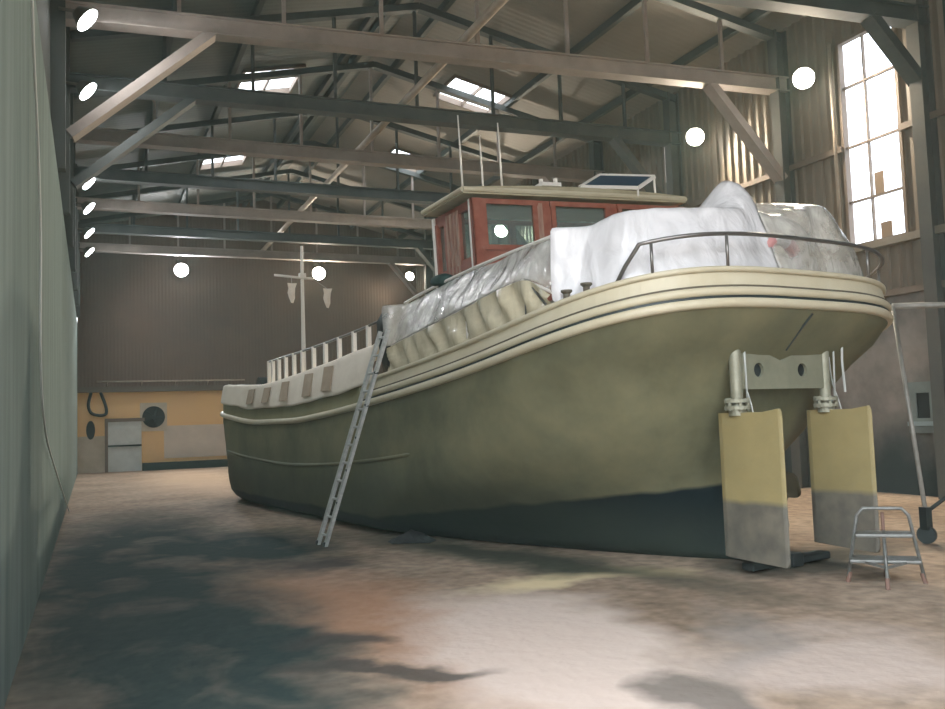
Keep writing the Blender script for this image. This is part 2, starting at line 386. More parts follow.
bm = new(); tube(bm, [(X1 - .1, 13.12, 4.85), (X1 - .1, 13.12, 9.1)], .035); tag(obj('downpipe', bm, M['pipe'], smooth=True), 'thin tan upright pipe along the left edge of the tall window', 'pipe')

# back wall: brown ribbed sheeting over a yellow wall with a door and a fan
bm = new(); b2(bm, (X0, YB, 3.24), (X1, YB + .25, 11.6)); struct('wall_back', bm, corrugated('back_sheeting', (.115, .086, .066), (.17, .115, .083), 'X', .22, .22, .8, .35))
bm = new(); b2(bm, (X0, YB - .05, 0), (X1, YB + .25, 3.24)); struct('wall_back_lower', bm, M['yellow'])
bm = new(); b2(bm, (X0, YB - .3, 3.2), (X1, YB - .02, 3.42)); struct('trim_4', bm, mat('ledge', (.13, .11, .085), .8))
bm = new(); b2(bm, (2.75, YB - .09, .45), (7.5, YB - .04, 1.78)); struct('trim_5', bm, M['greypanel'])
bm = new(); b2(bm, (X0, YB - .08, .0), (.55, YB - .04, 1.45)); struct('trim_6', bm, M['palepatch'])
bm = new(); b2(bm, (1.9, YB - .45, 0), (7.5, YB - .05, .3)); struct('baseboard_back', bm, M['kerb'])
d1 = new(); b2(d1, (.62, YB - .13, 0), (1.88, YB - .06, 2.0)); dr = struct('door_1', d1, M['doorgrey'])
bm = new(); b2(bm, (.62, YB - .19, 1.0), (1.88, YB - .12, 1.07)); obj('push_bar', bm, M['kerb'], dr)
bm = new(); b2(bm, (.5, YB - .2, 2.0), (2.0, YB - .06, 2.14)); b2(bm, (.5, YB - .16, 0), (.62, YB - .06, 2.0)); obj('door_frame', bm, M['girt'], dr)
fan = empty('wall_fan', (2.35, YB - .05, 2.16), 0, 'round black ventilation fan in a pale square plate on the yellow end wall', 'fan')
bm = new(); panelwall(bm, lambda B, a, b_, c, e: b2(B, (a, -.05, c), (b_, 0, e)), -.52, .52, -.58, .58, []); obj('plate', bm, M['palepatch'], fan)
bm = new(); disc(bm, (0, -.06, 0), (0, 1, 0), .44, .05, 32); obj('opening', bm, M['fan'], fan)
for k in range(5):
    bm = new(); a = k * 2 * PI / 5; bar(bm, (.06 * math.cos(a), -.10, .06 * math.sin(a)), (.38 * math.cos(a), -.10, .38 * math.sin(a)), .14, .01, (math.sin(a), .9, -math.cos(a))); obj('blade', bm, M['darkmetal'], fan)
bm = new(); disc(bm, (0, -.10, 0), (0, 1, 0), .08, .06, 16); obj('hub', bm, M['darkmetal'], fan)
bm = new(); tube(bm, smoothpath([(.0, YB - .11, 3.2), (-.1, YB - .11, 2.7), (.05, YB - .11, 2.35), (.5, YB - .11, 2.3), (.55, YB - .11, 2.6), (.35, YB - .11, 3.2)]), .06)
tag(obj('hose', bm, M['darkmetal'], smooth=True), 'dark hose looped from a hook high on the left of the yellow end wall', 'hose')
bm = new(); disc(bm, (-.02, YB - .09, 1.7), (0, 1, 0), .3, .05, 20); bmesh.ops.scale(bm, verts=bm.verts, vec=(.55, 1, 1.25), space=Matrix.Translation((.02, 0, -1.7)))
tag(obj('wall_box', bm, M['darkmetal']), 'small dark oval fitting on the yellow end wall left of the door', 'fitting')
bm = new(); tube(bm, [(.2, YB - .35, 3.62), (6., YB - .35, 3.62)], .035, 6)
for x in (.6, 1.9, 3.2, 4.5): tube(bm, [(x, YB - .35, 3.62), (x, YB + .01, 3.45)], .02, 5)
tag(obj('conduit', bm, M['pipe'], smooth=True), 'thin horizontal pipe on brackets above the yellow end wall', 'pipe')

# roof with openings for the roof lights
SK = [('L', 3.62, 5.2, 22.4, 24.4), ('R', 9.15, 10.85, 21.6, 23.2), ('L', 3.5, 5., 29.9, 31.6), ('R', 9.5, 10.9, 27.9, 29.6), ('R', 9.5, 10.1, 36.6, 37.3)]
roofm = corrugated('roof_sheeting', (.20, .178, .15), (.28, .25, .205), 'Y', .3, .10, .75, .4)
roofl = corrugated('roof_sheeting_dimmed', (.075, .088, .080), (.15, .145, .122), 'Y', .3, .10, .75, .4)  # darker copy of the sheeting, left-side dimness painted into the colour
for side, (xa, xb) in (('L', (X0 - .2, 7.)), ('R', (7., X1 + .2))):
    bm = new()
    def rf(B, a, b_, y0, y1):
        vs = [B.verts.new((x, y, roofz(x) + t)) for t in (0, .12) for x, y in ((a, y0), (b_, y0), (b_, y1), (a, y1))]
        for f in ((3, 2, 1, 0), (4, 5, 6, 7), (0, 1, 5, 4), (1, 2, 6, 5), (2, 3, 7, 6), (3, 0, 4, 7)): B.faces.new([vs[i] for i in f])
    panelwall(bm, rf, xa, xb, YF, YB + .3, [s[1:] for s in SK if s[0] == side])
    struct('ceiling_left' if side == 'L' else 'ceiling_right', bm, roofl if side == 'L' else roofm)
for n, (sd, xa, xb, y0, y1) in enumerate(SK):
    fr = new(); pn = new()
    q = [(xa, y0), (xb, y0), (xb, y1), (xa, y1)]
    q3 = [Vector((x, y, roofz(x))) for x, y in q]
    for i in range(4): bar(fr, q3[i], q3[(i + 1) % 4], .06, .16)
    bar(fr, (q3[0] + q3[1]) / 2, (q3[2] + q3[3]) / 2, .05, .1)
    vs = [pn.verts.new(v + Vector((0, 0, .06))) for v in q3]; pn.faces.new(vs)
    f = struct('window_%d' % (n + 3), fr, M['girt']); obj('pane', pn, M['sky'], f)

# purlins and the long pipe
for n, x in enumerate((1.6, 3.3, 6.1, 6.45, 7.6, 10.9, 13.1)):
    bm = new(); b2(bm, (x - .06, YF, roofz(x) - .2), (x + .06, YB, roofz(x) - .02)); struct('purlin', bm, M['purlin'])
bm = new(); tube(bm, [(6.62, YF, 8.98), (6.62, 20, 8.98), (6.62, YB, 8.98)], .085, 10)
tag(obj('overhead_pipe', bm, M['pipe'], smooth=True), 'long straight tan pipe running the length of the hall on top of the tie beams', 'pipe')

# roof trusses
TY = [11.6] + [15.1 + 3.55 * k for k in range(7)]
where = ['nearest dark roof truss, at the top right corner above the tall window', 'broad pale pinkish roof truss second from the front, with large knee braces',
         'dark roof truss just behind the foremost full-width pale one', 'pale roof truss passing just above the wheelhouse antennas, third visible across',
         'dark roof truss between the two middle pale trusses', 'pale roof truss low in the view crossing behind the wheelhouse',
         'dark roof truss last but one before the end wall', 'pale roof truss farthest back, just above the end-wall lamps']
TZ = 8.70
YAWS = [math.radians(a) for a in (-5.3, -5.3, -2.7, -1.4, -.7, 0, 0, 0)]
for k, y in enumerate(TY):
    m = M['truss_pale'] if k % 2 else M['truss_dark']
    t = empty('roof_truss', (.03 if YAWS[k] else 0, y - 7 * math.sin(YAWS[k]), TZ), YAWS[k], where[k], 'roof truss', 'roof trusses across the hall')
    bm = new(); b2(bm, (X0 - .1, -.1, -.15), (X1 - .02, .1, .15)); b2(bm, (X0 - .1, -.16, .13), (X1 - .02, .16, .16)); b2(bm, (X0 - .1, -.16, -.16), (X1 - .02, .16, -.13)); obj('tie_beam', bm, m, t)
    for s in (-1, 1):
        bm = new(); xe = X0 + .1 if s < 0 else X1 - .1
        bar(bm, (xe, 0, roofz(xe) - .26 - TZ), (7, 0, roofz(7) - .26 - TZ), .16, .20, (0, 1, 0)); obj('rafter', bm, M['truss_dark'], t)
    for x in (1.4, 3.2, 5., 6.9, 8.8, 10.6, 12.4):
        bm = new(); b2(bm, (x - .035, -.035, .15), (x + .035, .035, roofz(x) - .3 - TZ)); obj('post', bm, m, t)
    for s in ((-1, 1) if k in (1, 2) else (1,)):
        bm = new(); xa, xb = (1.95, X0 + .16) if s < 0 else (12.05 if k else 12.75, X1 - .25)
        bar(bm, (xa, 0, -.12), (xb, 0, -2.1 if k or s < 0 else -1.2), .16, .30, (0, 1, 0)); obj('knee_brace', bm, m if s > 0 or k == 1 else M['truss_dark'], t)
for k, y in enumerate(TY):
    for s, nm in ((1, 'right'), (-1, 'left')):
        x = X1 - .2; y = TY[k] + s * 7 * math.sin(YAWS[k])
        if s < 0:
            if k == 0: continue
            bm = new(); b2(bm, (X0 - .12, y - .13, 6.), (X0 + .12, y + .13, 9.9)); struct('column', bm, M['purlin']); continue
        bm = new()
        b2(bm, (x - .16, y - .13, 0), (x - .12, y + .13, 9.9)); b2(bm, (x + .12, y - .13, 0), (x + .16, y + .13, 9.9)); b2(bm, (x - .12, y - .03, 0), (x + .12, y + .03, 9.9))
        struct('column', bm, M['column'] if s > 0 else M['purlin'])

# flood lamps
def lamp(loc, aim, r, label, cool=False, power=60, arm=None, group='flood lamps', light=True):
    t = empty('flood_lamp', loc, 0, label, 'lamp', group)
    n = Vector(aim).normalized()
    bm = new(); disc(bm, -n * .1, -n, (r * 1.02, r * .5), .2, 24); obj('housing', bm, M['lampbody'], t, smooth='auto')
    bm = new(); disc(bm, n * .012, n, r, .02, 28); obj('lens', bm, M['coolens'] if cool else M['lens'], t)
    if arm:
        bm = new(); tube(bm, [-n * .18, Vector(arm)], .03, 8); obj('bracket', bm, M['lampbody'], t, smooth=True)
    if light:
        ld = bpy.data.lights.new('lamp_light', 'SPOT'); ld.energy = power * 3.6; ld.spot_size = math.radians(150); ld.spot_blend = .6; ld.shadow_soft_size = r
        ld.color = (.95, .97, 1.) if cool else (1., .86, .66)
        lo = bpy.data.objects.new('lamp_light', ld); COL.objects.link(lo); lo.parent = t; lo.location = n * .06
        lo.rotation_euler = Vector((0, 0, -1)).rotation_difference(n).to_euler()
    return t
A = (-.62, -.62, -.48)
lamp((13.55, 13.5, 8.48), A, .21, 'flood lamp high on the ribbed right wall, left of the tall window', arm=(.4, .1, .18), group='flood lamps on the right wall', power=500)
lamp((13.6, 17.15, 8.38), A, .21, 'flood lamp on the right wall directly above the white cover peak', arm=(.35, .1, .15), group='flood lamps on the right wall', power=500)
lamp((13.6, 28.3, 8.4), A, .24, 'flood lamp seen through the wheelhouse window', arm=(.35, .1, .15), group='flood lamps on the right wall', power=500)
lamp((13.5, 38., 8.3), A, .2, 'small flood lamp in the far right corner, just left of the wheelhouse', arm=(.4, .3, .4), group='flood lamps on the right wall', power=80)
lamp((3.45, 38.0, 8.22), (-.05, -.9, -.35), .28, 'flood lamp on the end wall, above the yellow wall', True, arm=(-.1, .4, .5), group='flood lamps on the end wall', power=350)
lamp((9.25, 38.0, 8.28), (-.3, -.9, -.35), .28, 'flood lamp on the end wall just right of the mast', arm=(.1, .4, .5), group='flood lamps on the end wall', power=350)
ly = (15.24, 18.56, 25.66, 28.61, 32.29, 35.77)
lab = ['topmost and nearest oval lamp along the left wall', 'second oval lamp from the top along the left wall', 'third oval lamp from the top along the left wall, after the wide gap',
       'fourth oval lamp from the top along the left wall', 'second lowest oval lamp along the left wall', 'lowest and farthest oval lamp along the left wall']
for y, l in zip(ly, lab):
    lamp((-.05, y, 8.4), (.74, -.12, -.68), .21, l, True, arm=(-.42, .05, .15), group='lamps along the left wall', power=50)

# hanging cable in front of the left wall
bm = new(); tube(bm, smoothpath([(-.42, 7.4, 5.6), (-.44, 8.0, 5.0), (-.46, 9.2, 4.4), (-.46, 9.7, 3.6), (-.46, 9.7, 2.5), (-.46, 10.6, 1.75), (-.46, 13.5, 1.2), (-.42, 20.3, .02)]), .012, 6)
tag(obj('cable', bm, M['cable'], smooth=True), 'thin pale cable hanging down the grey left wall to the floor', 'cable')

# ------------------------------------------------------------------ the barge
AZ = .134
def pchip(tab):
    xs = [a for a, _ in tab]; ys = [b for _, b in tab]; n = len(xs)
    dl = [(ys[i + 1] - ys[i]) / (xs[i + 1] - xs[i]) for i in range(n - 1)]
    ms = [dl[0]] + [0 if dl[i - 1] * dl[i] <= 0 else 2 / (1 / dl[i - 1] + 1 / dl[i]) for i in range(1, n - 1)] + [dl[-1]]
    def f(x):
        x = min(max(x, xs[0]), xs[-1]); i = max(j for j in range(n - 1) if xs[j] <= x)
        h = xs[i + 1] - xs[i]; t = (x - xs[i]) / h
        return (1 + 2 * t) * (1 - t) ** 2 * ys[i] + t * (1 - t) ** 2 * h * ms[i] + t * t * (3 - 2 * t) * ys[i + 1] + t * t * (t - 1) * h * ms[i + 1]
    return f
ZS = pchip([(0, 2.72), (.8, 2.56), (1.5, 2.44), (3.4, 2.18), (5.6, 1.96), (7.9, 1.78), (9.3, 1.715), (11.2, 1.715), (13.6, 1.88), (15.9, 2.08)])
LEN = 15.9
def outline(ua=0, ls=2.4, ns=3.35, B=2.38, ue=LEN, lb=2.74, nb=2.3, n1=22, n2=26, n3=16):
    us = []
    for i in range(n1): us.append((0, i / n1))
    for i in range(n2): us.append((1, i / n2))
    for i in range(n3 + 1): us.append((2, i / n3))
    side = []
    for s, t in us:
        if s == 0:
            # even spacing round the counter: blend angle parametrisation
            th = t * PI / 2; cu = math.cos(th) ** (2 / ns); u = ua + ls * (1 - cu)
            v = B * math.sin(th) ** (2 / ns)
        elif s == 1: u = ua + ls + (ue - lb - ua - ls) * t; v = B
        else:
            th = t * PI / 2; u = ue - lb + lb * math.sin(th) ** (2 / nb); v = B * max(0, math.cos(th)) ** (2 / nb)
        side.append((v, u))
    return [(-v, u) for v, u in side[::-1]] + [(v, u) for v, u in side[1:]]
barge = empty('barge', (6.884, 6.938, 0), AZ, 'large olive green steel barge with cream stern band and red wheelhouse, standing in the hall', 'boat')

LV = [(1., 0, 2.4, 3.35, 2.38, 15.9, 2.74), (.985, .03, 2.4, 3.3, 2.36, 15.89, 2.74), (.93, .17, 2.4, 3.2, 2.37, 15.88, 2.74), (.86, .40, 2.5, 2.9, 2.36, 15.86, 2.75), (.78, .58, 2.6, 2.7, 2.36, 15.83, 2.76), (.68, .68, 2.8, 2.5, 2.35, 15.79, 2.78),
      (.56, .84, 3.0, 2.2, 2.35, 15.74, 2.8), (.45, 1.02, 3.3, 1.95, 2.34, 15.69, 2.82), (.34, 1.12, 3.8, 1.6, 2.33, 15.68, 2.78), (.24, 1.15, 4.4, 1.42, 2.31, 15.66, 2.78), (.15, 1.15, 4.9, 1.32, 2.27, 15.64, 2.78), (.08, 1.15, 5.2, 1.28, 2.18, 15.6, 2.8), (.03, 1.15, 5.4, 1.25, 2.04, 15.54, 2.8), (0, 1.15, 5.6, 1.25, 1.84, 15.42, 2.8)]
bm = new(); rows = []
for t, ua, ls, ns, B, ue, lb in LV:
    rows.append([(v, u, max(.005, t * ZS(u))) for v, u in outline(ua, ls, ns, B, ue, lb)])
V = gridmesh(bm, rows)
bot = V[-1]; h = len(bot) // 2
for i in range(h):
    a, b_, c, e = bot[h - i], bot[h - i - 1], bot[h + i + 1], bot[h + i]
    try: bm.faces.new([x for x in (dict.fromkeys((a, b_, c, e)))])
    except ValueError: pass
# hull paint: olive over navy bottom paint, the line rising aft
def hull_paint():
    m = HULL; nt = m.node_tree; N = nt.nodes; L = nt.links; b = N['Principled BSDF']
    src = b.inputs['Base Color'].links[0].from_socket
    tc = N.new('ShaderNodeTexCoord'); sx = N.new('ShaderNodeSeparateXYZ'); L.new(tc.outputs['Object'], sx.inputs[0])
    r = N.new('ShaderNodeMapRange'); r.inputs['From Min'].default_value = 0; r.inputs['From Max'].default_value = 6.; r.inputs['To Min'].default_value = .97; r.inputs['To Max'].default_value = .28; L.new(sx.outputs['Y'], r.inputs['Value'])
    nz = N.new('ShaderNodeTexNoise'); nz.inputs['Scale'].default_value = 1.5; L.new(tc.outputs['Object'], nz.inputs['Vector'])
    ad = N.new('ShaderNodeMath'); ad.operation = 'MULTIPLY_ADD'; ad.inputs[1].default_value = .12; L.new(nz.outputs['Fac'], ad.inputs[0]); L.new(r.outputs[0], ad.inputs[2])
    df = N.new('ShaderNodeMath'); df.operation = 'SUBTRACT'; L.new(ad.outputs[0], df.inputs[0]); L.new(sx.outputs['Z'], df.inputs[1])
    mr = N.new('ShaderNodeMapRange'); mr.inputs['From Min'].default_value = .03; mr.inputs['From Max'].default_value = .075; L.new(df.outputs[0], mr.inputs['Value'])
    mx = N.new('ShaderNodeMix'); mx.data_type = 'RGBA'; L.new(mr.outputs[0], mx.inputs['Factor']); L.new(src, mx.inputs[6]); mx.inputs[7].default_value = (.004, .010, .014, 1)
    L.new(mx.outputs[2], b.inputs['Base Color'])
HULL.node_tree.nodes['Principled BSDF'].inputs['Specular IOR Level'].default_value = .2
hull_paint()
def hull_darkening():  # darkens the hull unevenly towards the bottom
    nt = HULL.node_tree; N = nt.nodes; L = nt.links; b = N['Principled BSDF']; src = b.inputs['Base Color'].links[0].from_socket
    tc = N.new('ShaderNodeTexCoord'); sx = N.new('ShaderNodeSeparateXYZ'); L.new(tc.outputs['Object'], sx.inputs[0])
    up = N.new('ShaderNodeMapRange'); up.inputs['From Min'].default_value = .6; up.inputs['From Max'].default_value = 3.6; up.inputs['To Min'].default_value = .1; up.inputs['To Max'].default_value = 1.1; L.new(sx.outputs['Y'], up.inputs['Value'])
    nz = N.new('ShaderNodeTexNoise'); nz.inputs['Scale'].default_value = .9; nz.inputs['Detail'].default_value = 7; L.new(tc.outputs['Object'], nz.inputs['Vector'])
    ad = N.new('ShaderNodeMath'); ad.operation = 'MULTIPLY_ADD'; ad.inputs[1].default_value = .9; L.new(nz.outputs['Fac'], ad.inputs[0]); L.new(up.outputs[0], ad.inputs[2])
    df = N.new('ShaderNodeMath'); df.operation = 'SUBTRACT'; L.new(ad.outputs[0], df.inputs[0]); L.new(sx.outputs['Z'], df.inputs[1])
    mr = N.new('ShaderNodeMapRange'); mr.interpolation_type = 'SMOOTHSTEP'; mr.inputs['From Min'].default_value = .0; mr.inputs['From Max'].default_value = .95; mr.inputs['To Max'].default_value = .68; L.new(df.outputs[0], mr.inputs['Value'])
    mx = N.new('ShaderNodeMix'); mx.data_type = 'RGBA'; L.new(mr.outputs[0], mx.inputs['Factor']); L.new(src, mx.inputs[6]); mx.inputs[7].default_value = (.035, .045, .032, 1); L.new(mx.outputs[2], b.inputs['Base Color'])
hull_darkening()
hull = obj('hull', bm, HULL, barge, smooth=True)
# closed deck
DECK = outline()
bm = new(); q = outline(.06, 2.4, 3.35, 2.33, 15.84, 2.74); hh = len(q) // 2
gridmesh(bm, [[(q[hh - i][0], q[hh - i][1], ZS(q[hh - i][1]) + .06) for i in range(hh + 1)], [(0, q[hh + i][1], ZS(q[hh + i][1]) + .10) for i in range(hh + 1)], [(q[hh + i][0], q[hh + i][1], ZS(q[hh + i][1]) + .06) for i in range(hh + 1)]])
obj('deck', bm, M['deck'], barge)

def off(path, dist):
    """path (v,u) moved outward by dist"""
    out = []; n = len(path)
    for i, (v, u) in enumerate(path):
        a = path[max(0, i - 1)]; b = path[min(n - 1, i + 1)]
        tx, ty = b[0] - a[0], b[1] - a[1]; l = math.hypot(tx, ty) or 1
        if i in (0, n - 1): nx, ny = 0, 1   # bow tip
        else: nx, ny = ty / l, -tx / l
        # outward: away from the axis point
        if nx * v + ny * (u - 8) < 0: nx, ny = -nx, -ny
        out.append((v + nx * dist, u + ny * dist))
    return out
def sweep(path, prof, zf):
    """profile (out, dz) swept along the deck edge"""
    bm = new(); rows = []
    for o_, dz in prof:
        p = off(path, o_); rows.append([(v, u, zf(path[i][1]) + dz) for i, (v, u) in enumerate(p)])
    gridmesh(bm, rows + [rows[0]]); return bm
def half(r, zc, k=7, x0=0.): return [(x0 + r * math.cos(-PI / 2 + PI * i / (k - 1)), zc + r * math.sin(-PI / 2 + PI * i / (k - 1))) for i in range(k)] + [(x0 - .03, zc + r), (x0 - .03, zc - r)]
HI = [i for i, (v, u) in enumerate(DECK) if u < 6.2]
AFT = DECK[HI[0]:HI[-1] + 1]; 
PORTF = DECK[:HI[0] + 1]; STBF = DECK[HI[-1]:]
obj('rubbing_strake', sweep(DECK, half(.05, .035), ZS), M['cream'], barge, smooth='auto')
obj('rubbing_strake', sweep(AFT, half(.045, .150, x0=-.005), ZS), M['cream'], barge, smooth='auto')
obj('bulwark', sweep(AFT, [(-.02, .09), (-.015, .2), (-.05, .37), (-.11, .37), (-.07, .09)], ZS), M['cream'], barge)
obj('cap_rail', sweep(AFT, half(.03, .375, x0=-.035) , ZS), M['cream'], barge, smooth='auto')
for pth in (PORTF, STBF):
    obj('bulwark', sweep(pth, [(-.02, .08), (-.02, .2), (-.03, .37), (-.09, .37), (-.07, .08)], ZS), M['bulwark'], barge)  # forward stretch of the band, darker olive than the cream aft
    obj('cap_rail', sweep(pth, half(.035, .385, x0=-.02), ZS), M['bulwark'], barge, smooth='auto')
# thin line of dark joint between the strakes
obj('joint', sweep(AFT, [(.012, .082), (.012, .106), (-.02, .106), (-.02, .082)], ZS), M['darkmetal'], barge)
obj('joint', sweep(AFT, [(.004, .192), (.004, .212), (-.03, .212), (-.03, .192)], ZS), M['browncloth'], barge)
# low rubbing line on the side, forward
LOW = pchip([(4.2, 1.28), (5., 1.2), (6.4, 1.09), (8., 1.0), (9.5, .965), (11.8, 1.03), (13.6, 1.15), (15.9, 1.35)])
for s in (-1, 1):
    pth = [(v, u) for v, u in outline(1.02, 3.3, 1.95, 2.345, 15.66, 2.82) if u > 4.6 and v * s > 0]
    obj('rubbing_line', sweep(pth, half(.03, 0), LOW), HULL, barge, smooth='auto')
# crease under the counter
bm = new(); tube(bm, [(0, -.005, 2.66), (0, .16, 2.51), (0, .36, 2.31)], .012, 6); obj('seam', bm, M['darkmetal'], barge)

# rudders
for s in (-1, 1):
    x = -.70 if s < 0 else .71
    bm = new(); rows = []
    for i, (y, t) in enumerate(((-.12, .004), (-.11, .012), (-.085, .022), (.1, .035), (.4, .045), (.62, .045), (.68, .03), (.70, .004))):
        zt = 1.66 + (.03 if y < 0 else 0); zl = .14 + .05 * (y + .1)
        if y < -.115: zt -= .09; zl += .06
        elif y < -.10: zt -= .04; zl += .03
        rows.append([(x - t, y, zl), (x + t, y, zl), (x + t, y, zt), (x - t, y, zt)])
    V = gridmesh(bm, rows, True); bm.faces.new(V[0]); bm.faces.new(V[-1][::-1])
    m = mat('rudder_paint', (.29, .235, .105), .55, 0, (.23, .19, .085), 2.5, .3, .7, bump=.08, detail=7)
    nt = m.node_tree; N = nt.nodes; L = nt.links; b = N['Principled BSDF']; src = b.inputs['Base Color'].links[0].from_socket
    tc = N.new('ShaderNodeTexCoord'); sx = N.new('ShaderNodeSeparateXYZ'); L.new(tc.outputs['Object'], sx.inputs[0])
    nz = N.new('ShaderNodeTexNoise'); nz.inputs['Scale'].default_value = 2.; L.new(tc.outputs['Object'], nz.inputs['Vector'])
    ad = N.new('ShaderNodeMath'); ad.operation = 'MULTIPLY_ADD'; ad.inputs[1].default_value = .10; L.new(nz.outputs['Fac'], ad.inputs[0]); L.new(sx.outputs['Z'], ad.inputs[2])
    mr = N.new('ShaderNodeMapRange'); mr.inputs['From Min'].default_value = .83; mr.inputs['From Max'].default_value = .77; L.new(ad.outputs[0], mr.inputs['Value'])
    mx = N.new('ShaderNodeMix'); mx.data_type = 'RGBA'; L.new(mr.outputs[0], mx.inputs['Factor']); L.new(src, mx.inputs[6])
    n2 = N.new('ShaderNodeTexNoise'); n2.inputs['Scale'].default_value = 5; n2.inputs['Detail'].default_value = 8; L.new(tc.outputs['Object'], n2.inputs['Vector'])
    rp = N.new('ShaderNodeValToRGB'); rp.color_ramp.elements[0].position = .35; rp.color_ramp.elements[0].color = (.085, .08, .065, 1); rp.color_ramp.elements[1].position = .7; rp.color_ramp.elements[1].color = (.15, .135, .105, 1)
    L.new(n2.outputs['Fac'], rp.inputs['Fac']); L.new(rp.outputs['Color'], mx.inputs[7]); L.new(mx.outputs[2], b.inputs['Base Color'])
    r = obj('rudder', bm, m, barge, bevel=.012)
    bm = new(); tube(bm, [(x, .44, 1.72), (x, .44, 2.46)], .062, 16); obj('rudder_stock', bm, M['stock'], r, smooth='auto')
    bm = new()
    for z, rad in ((1.78, .13), (1.71, .13)): disc(bm, (x, .44, z), (0, 0, 1), rad, .035, 18)
    disc(bm, (x, .44, 1.67), (0, 0, 1), .09, .08, 18)
    obj('flange', bm, M['stock'], r)
    for a in range(6):
        bm = new(); disc(bm, (x + .108 * math.cos(a * PI / 3), .44 + .108 * math.sin(a * PI / 3), 1.745), (0, 0, 1), .018, .13, 8); obj('flange_bolt', bm, M['stock'], r)
    bm = new(); tube(bm, [(x + .02 * s + .12, .40, 2.5), (x + .11, .40, 1.80)], .012, 6)
    tube(bm, smoothpath([(x + .12, .46, 2.48), (x + .13, .44, 2.0), (x + .07, .3, 1.66), (x + .06, .25, 1.2)]), .008, 5)
    obj('chain', bm, M['cable'], r, smooth=True)
# plate between the stocks with two round holes and a shallow dip
bm = new(); top = []; lowp = []
for i in range(41):
    x = -.66 + 1.33 * i / 40; top.append((x, 2.36 - .16 * max(0, 1 - abs(x + .03) / .5) ** 1.1)); 
poly = [(x, z) for x, z in top] + [(.67, 1.90), (-.66, 1.90)]
edges = []
def ring(pts):
    vs = [bm.verts.new((a, .43, z)) for a, z in pts]
    for i in range(len(vs)): edges.append(bm.edges.new((vs[i], vs[(i + 1) % len(vs)])))
ring(poly)
for cx in (-.38, .31): ring([(cx + .075 * math.cos(2 * PI * k / 24), 2.10 + .075 * math.sin(2 * PI * k / 24)) for k in range(24)])
bmesh.ops.triangle_fill(bm, use_beauty=True, use_dissolve=False, edges=edges)
obj('stock_bracket', bm, M['bracket'], barge, solid=.04)
bm = new()
for cx in (-.38, .31): disc(bm, (cx, .455, 2.10), (0, 1, 0), .078, .012, 24)
obj('hole_cover', bm, M['fan'], barge)
# chain on the starboard quarter
bm = new()
tube(bm, [(.98, .38, 2.52), (.93, .36, 2.2), (.95, .36, 1.85)], .014, 6); obj('chain', bm, M['cable'], barge)
# propeller, shaft and sole piece
pr = None
bm = new(); disc(bm, (0, .62, .75), (0, 1, 0), .085, .22, 20); disc(bm, (0, .49, .75), (0, -1, 0), (.085, .02), .08, 20); pr = obj('propeller', bm, M['bronze'], barge, smooth='auto')
for k in range(4):
    bm = new(); a = k * PI / 2 + .5
    rad = Vector((math.cos(a), 0, math.sin(a))); tan = Vector((-math.sin(a), 0, math.cos(a)))
    rows = []
    for i in range(9):
        t = i / 8; r_ = .06 + .34 * t; w = .17 * math.sin(PI * (.12 + .86 * t)) + .015; tw = math.radians(55 - 28 * t)
        ax = tan * math.cos(tw) + Vector((0, 1, 0)) * math.sin(tw)
        c = Vector((0, .62, .75)) + rad * r_
        rows.append([c - ax * w, c - ax * w * .4, c + ax * w * .4, c + ax * w])
    gridmesh(bm, rows); obj('blade', bm, M['bronze'], pr, smooth=True, solid=.02)
bm = new(); tube(bm, [(0, .7, .75), (0, 2.2, .75)], .07, 14); obj('stern_tube', bm, M['navy'], barge, smooth='auto')
bm = new(); b2(bm, (-.09, .35, .02), (.09, 2.4, .16)); obj('sole_piece', bm, M['fan'], barge, bevel=.02)
bm = new(); b2(bm, (-.62, .42, .03), (.62, .58, .11)); obj('heel_bar', bm, M['fan'], barge, bevel=.02)

# cabin trunk under the covers
bm = new(); b2(bm, (-1.62, 1.2, 2.4), (1.62, 5.6, 3.05)); obj('cabin_trunk', bm, mat('cabin_grey', (.40, .40, .37), .6, 0, (.30, .29, .25), 2.), barge, bevel=.04)

# wheelhouse
WH = new(); hw, dp, hz = 1.75, 1.32, 1.66
def wall_x(B, a, b_, c, e): b2(B, (a, 0, c), (b_, .08, e))
aft = [(-1.60, -.82, 1.0, 1.62), (-.53, .36, 1.0, 1.62), (.58, 1.57, 1.0, 1.62)]
panelwall(WH, wall_x, -hw, hw, 0, hz, aft)
panelwall(WH, lambda B, a, b_, c, e: b2(B, (a, dp - .08, c), (b_, dp, e)), -hw, hw, 0, hz, [(-1.62, -.55, .7, 1.6), (-.45, .45, .7, 1.6), (.55, 1.62, .7, 1.6)])
sideS = [(.14, dp - .14, .75, 1.58)]
side = [(.16, .46, .9, 1.55), (.92, 1.2, .75, 1.5)]
for s in (-1, 1):
    panelwall(WH, lambda B, a, b_, c, e: b2(B, (s * hw - .08 * (s > 0), a, c), (s * hw + .08 * (s < 0), b_, e)), .08, dp - .08, 0, hz, side if s < 0 else sideS)
wh = obj('wheelhouse', WH, M['rust'], barge)
wh.location = (.05, 3.64, 3.01); wh.rotation_euler = (0, math.radians(-2.2), math.radians(-6))
bm = new()
RS = 1.74; RW, RA, RF = 1.91, -.06, dp + .02
for z, g_ in ((hz + .01, .06), (hz + .07, 0), (hz + .13, .05)):
    pass
rows = []
for y0, inset in ((RA, 0), (RF, 0)):
    pass
prof = []
for i in range(13):
    x = -RW + (RW + RS) * i / 12; prof.append((x, hz + .13 + .07 * (1 - (x / RW) ** 2)))
gridmesh(bm, [[(x, y, z) for x, z in prof] for y in (RA, RF)])
gridmesh(bm, [[(x, y, hz + .045) for x, z in prof] for y in (RA, RF)])
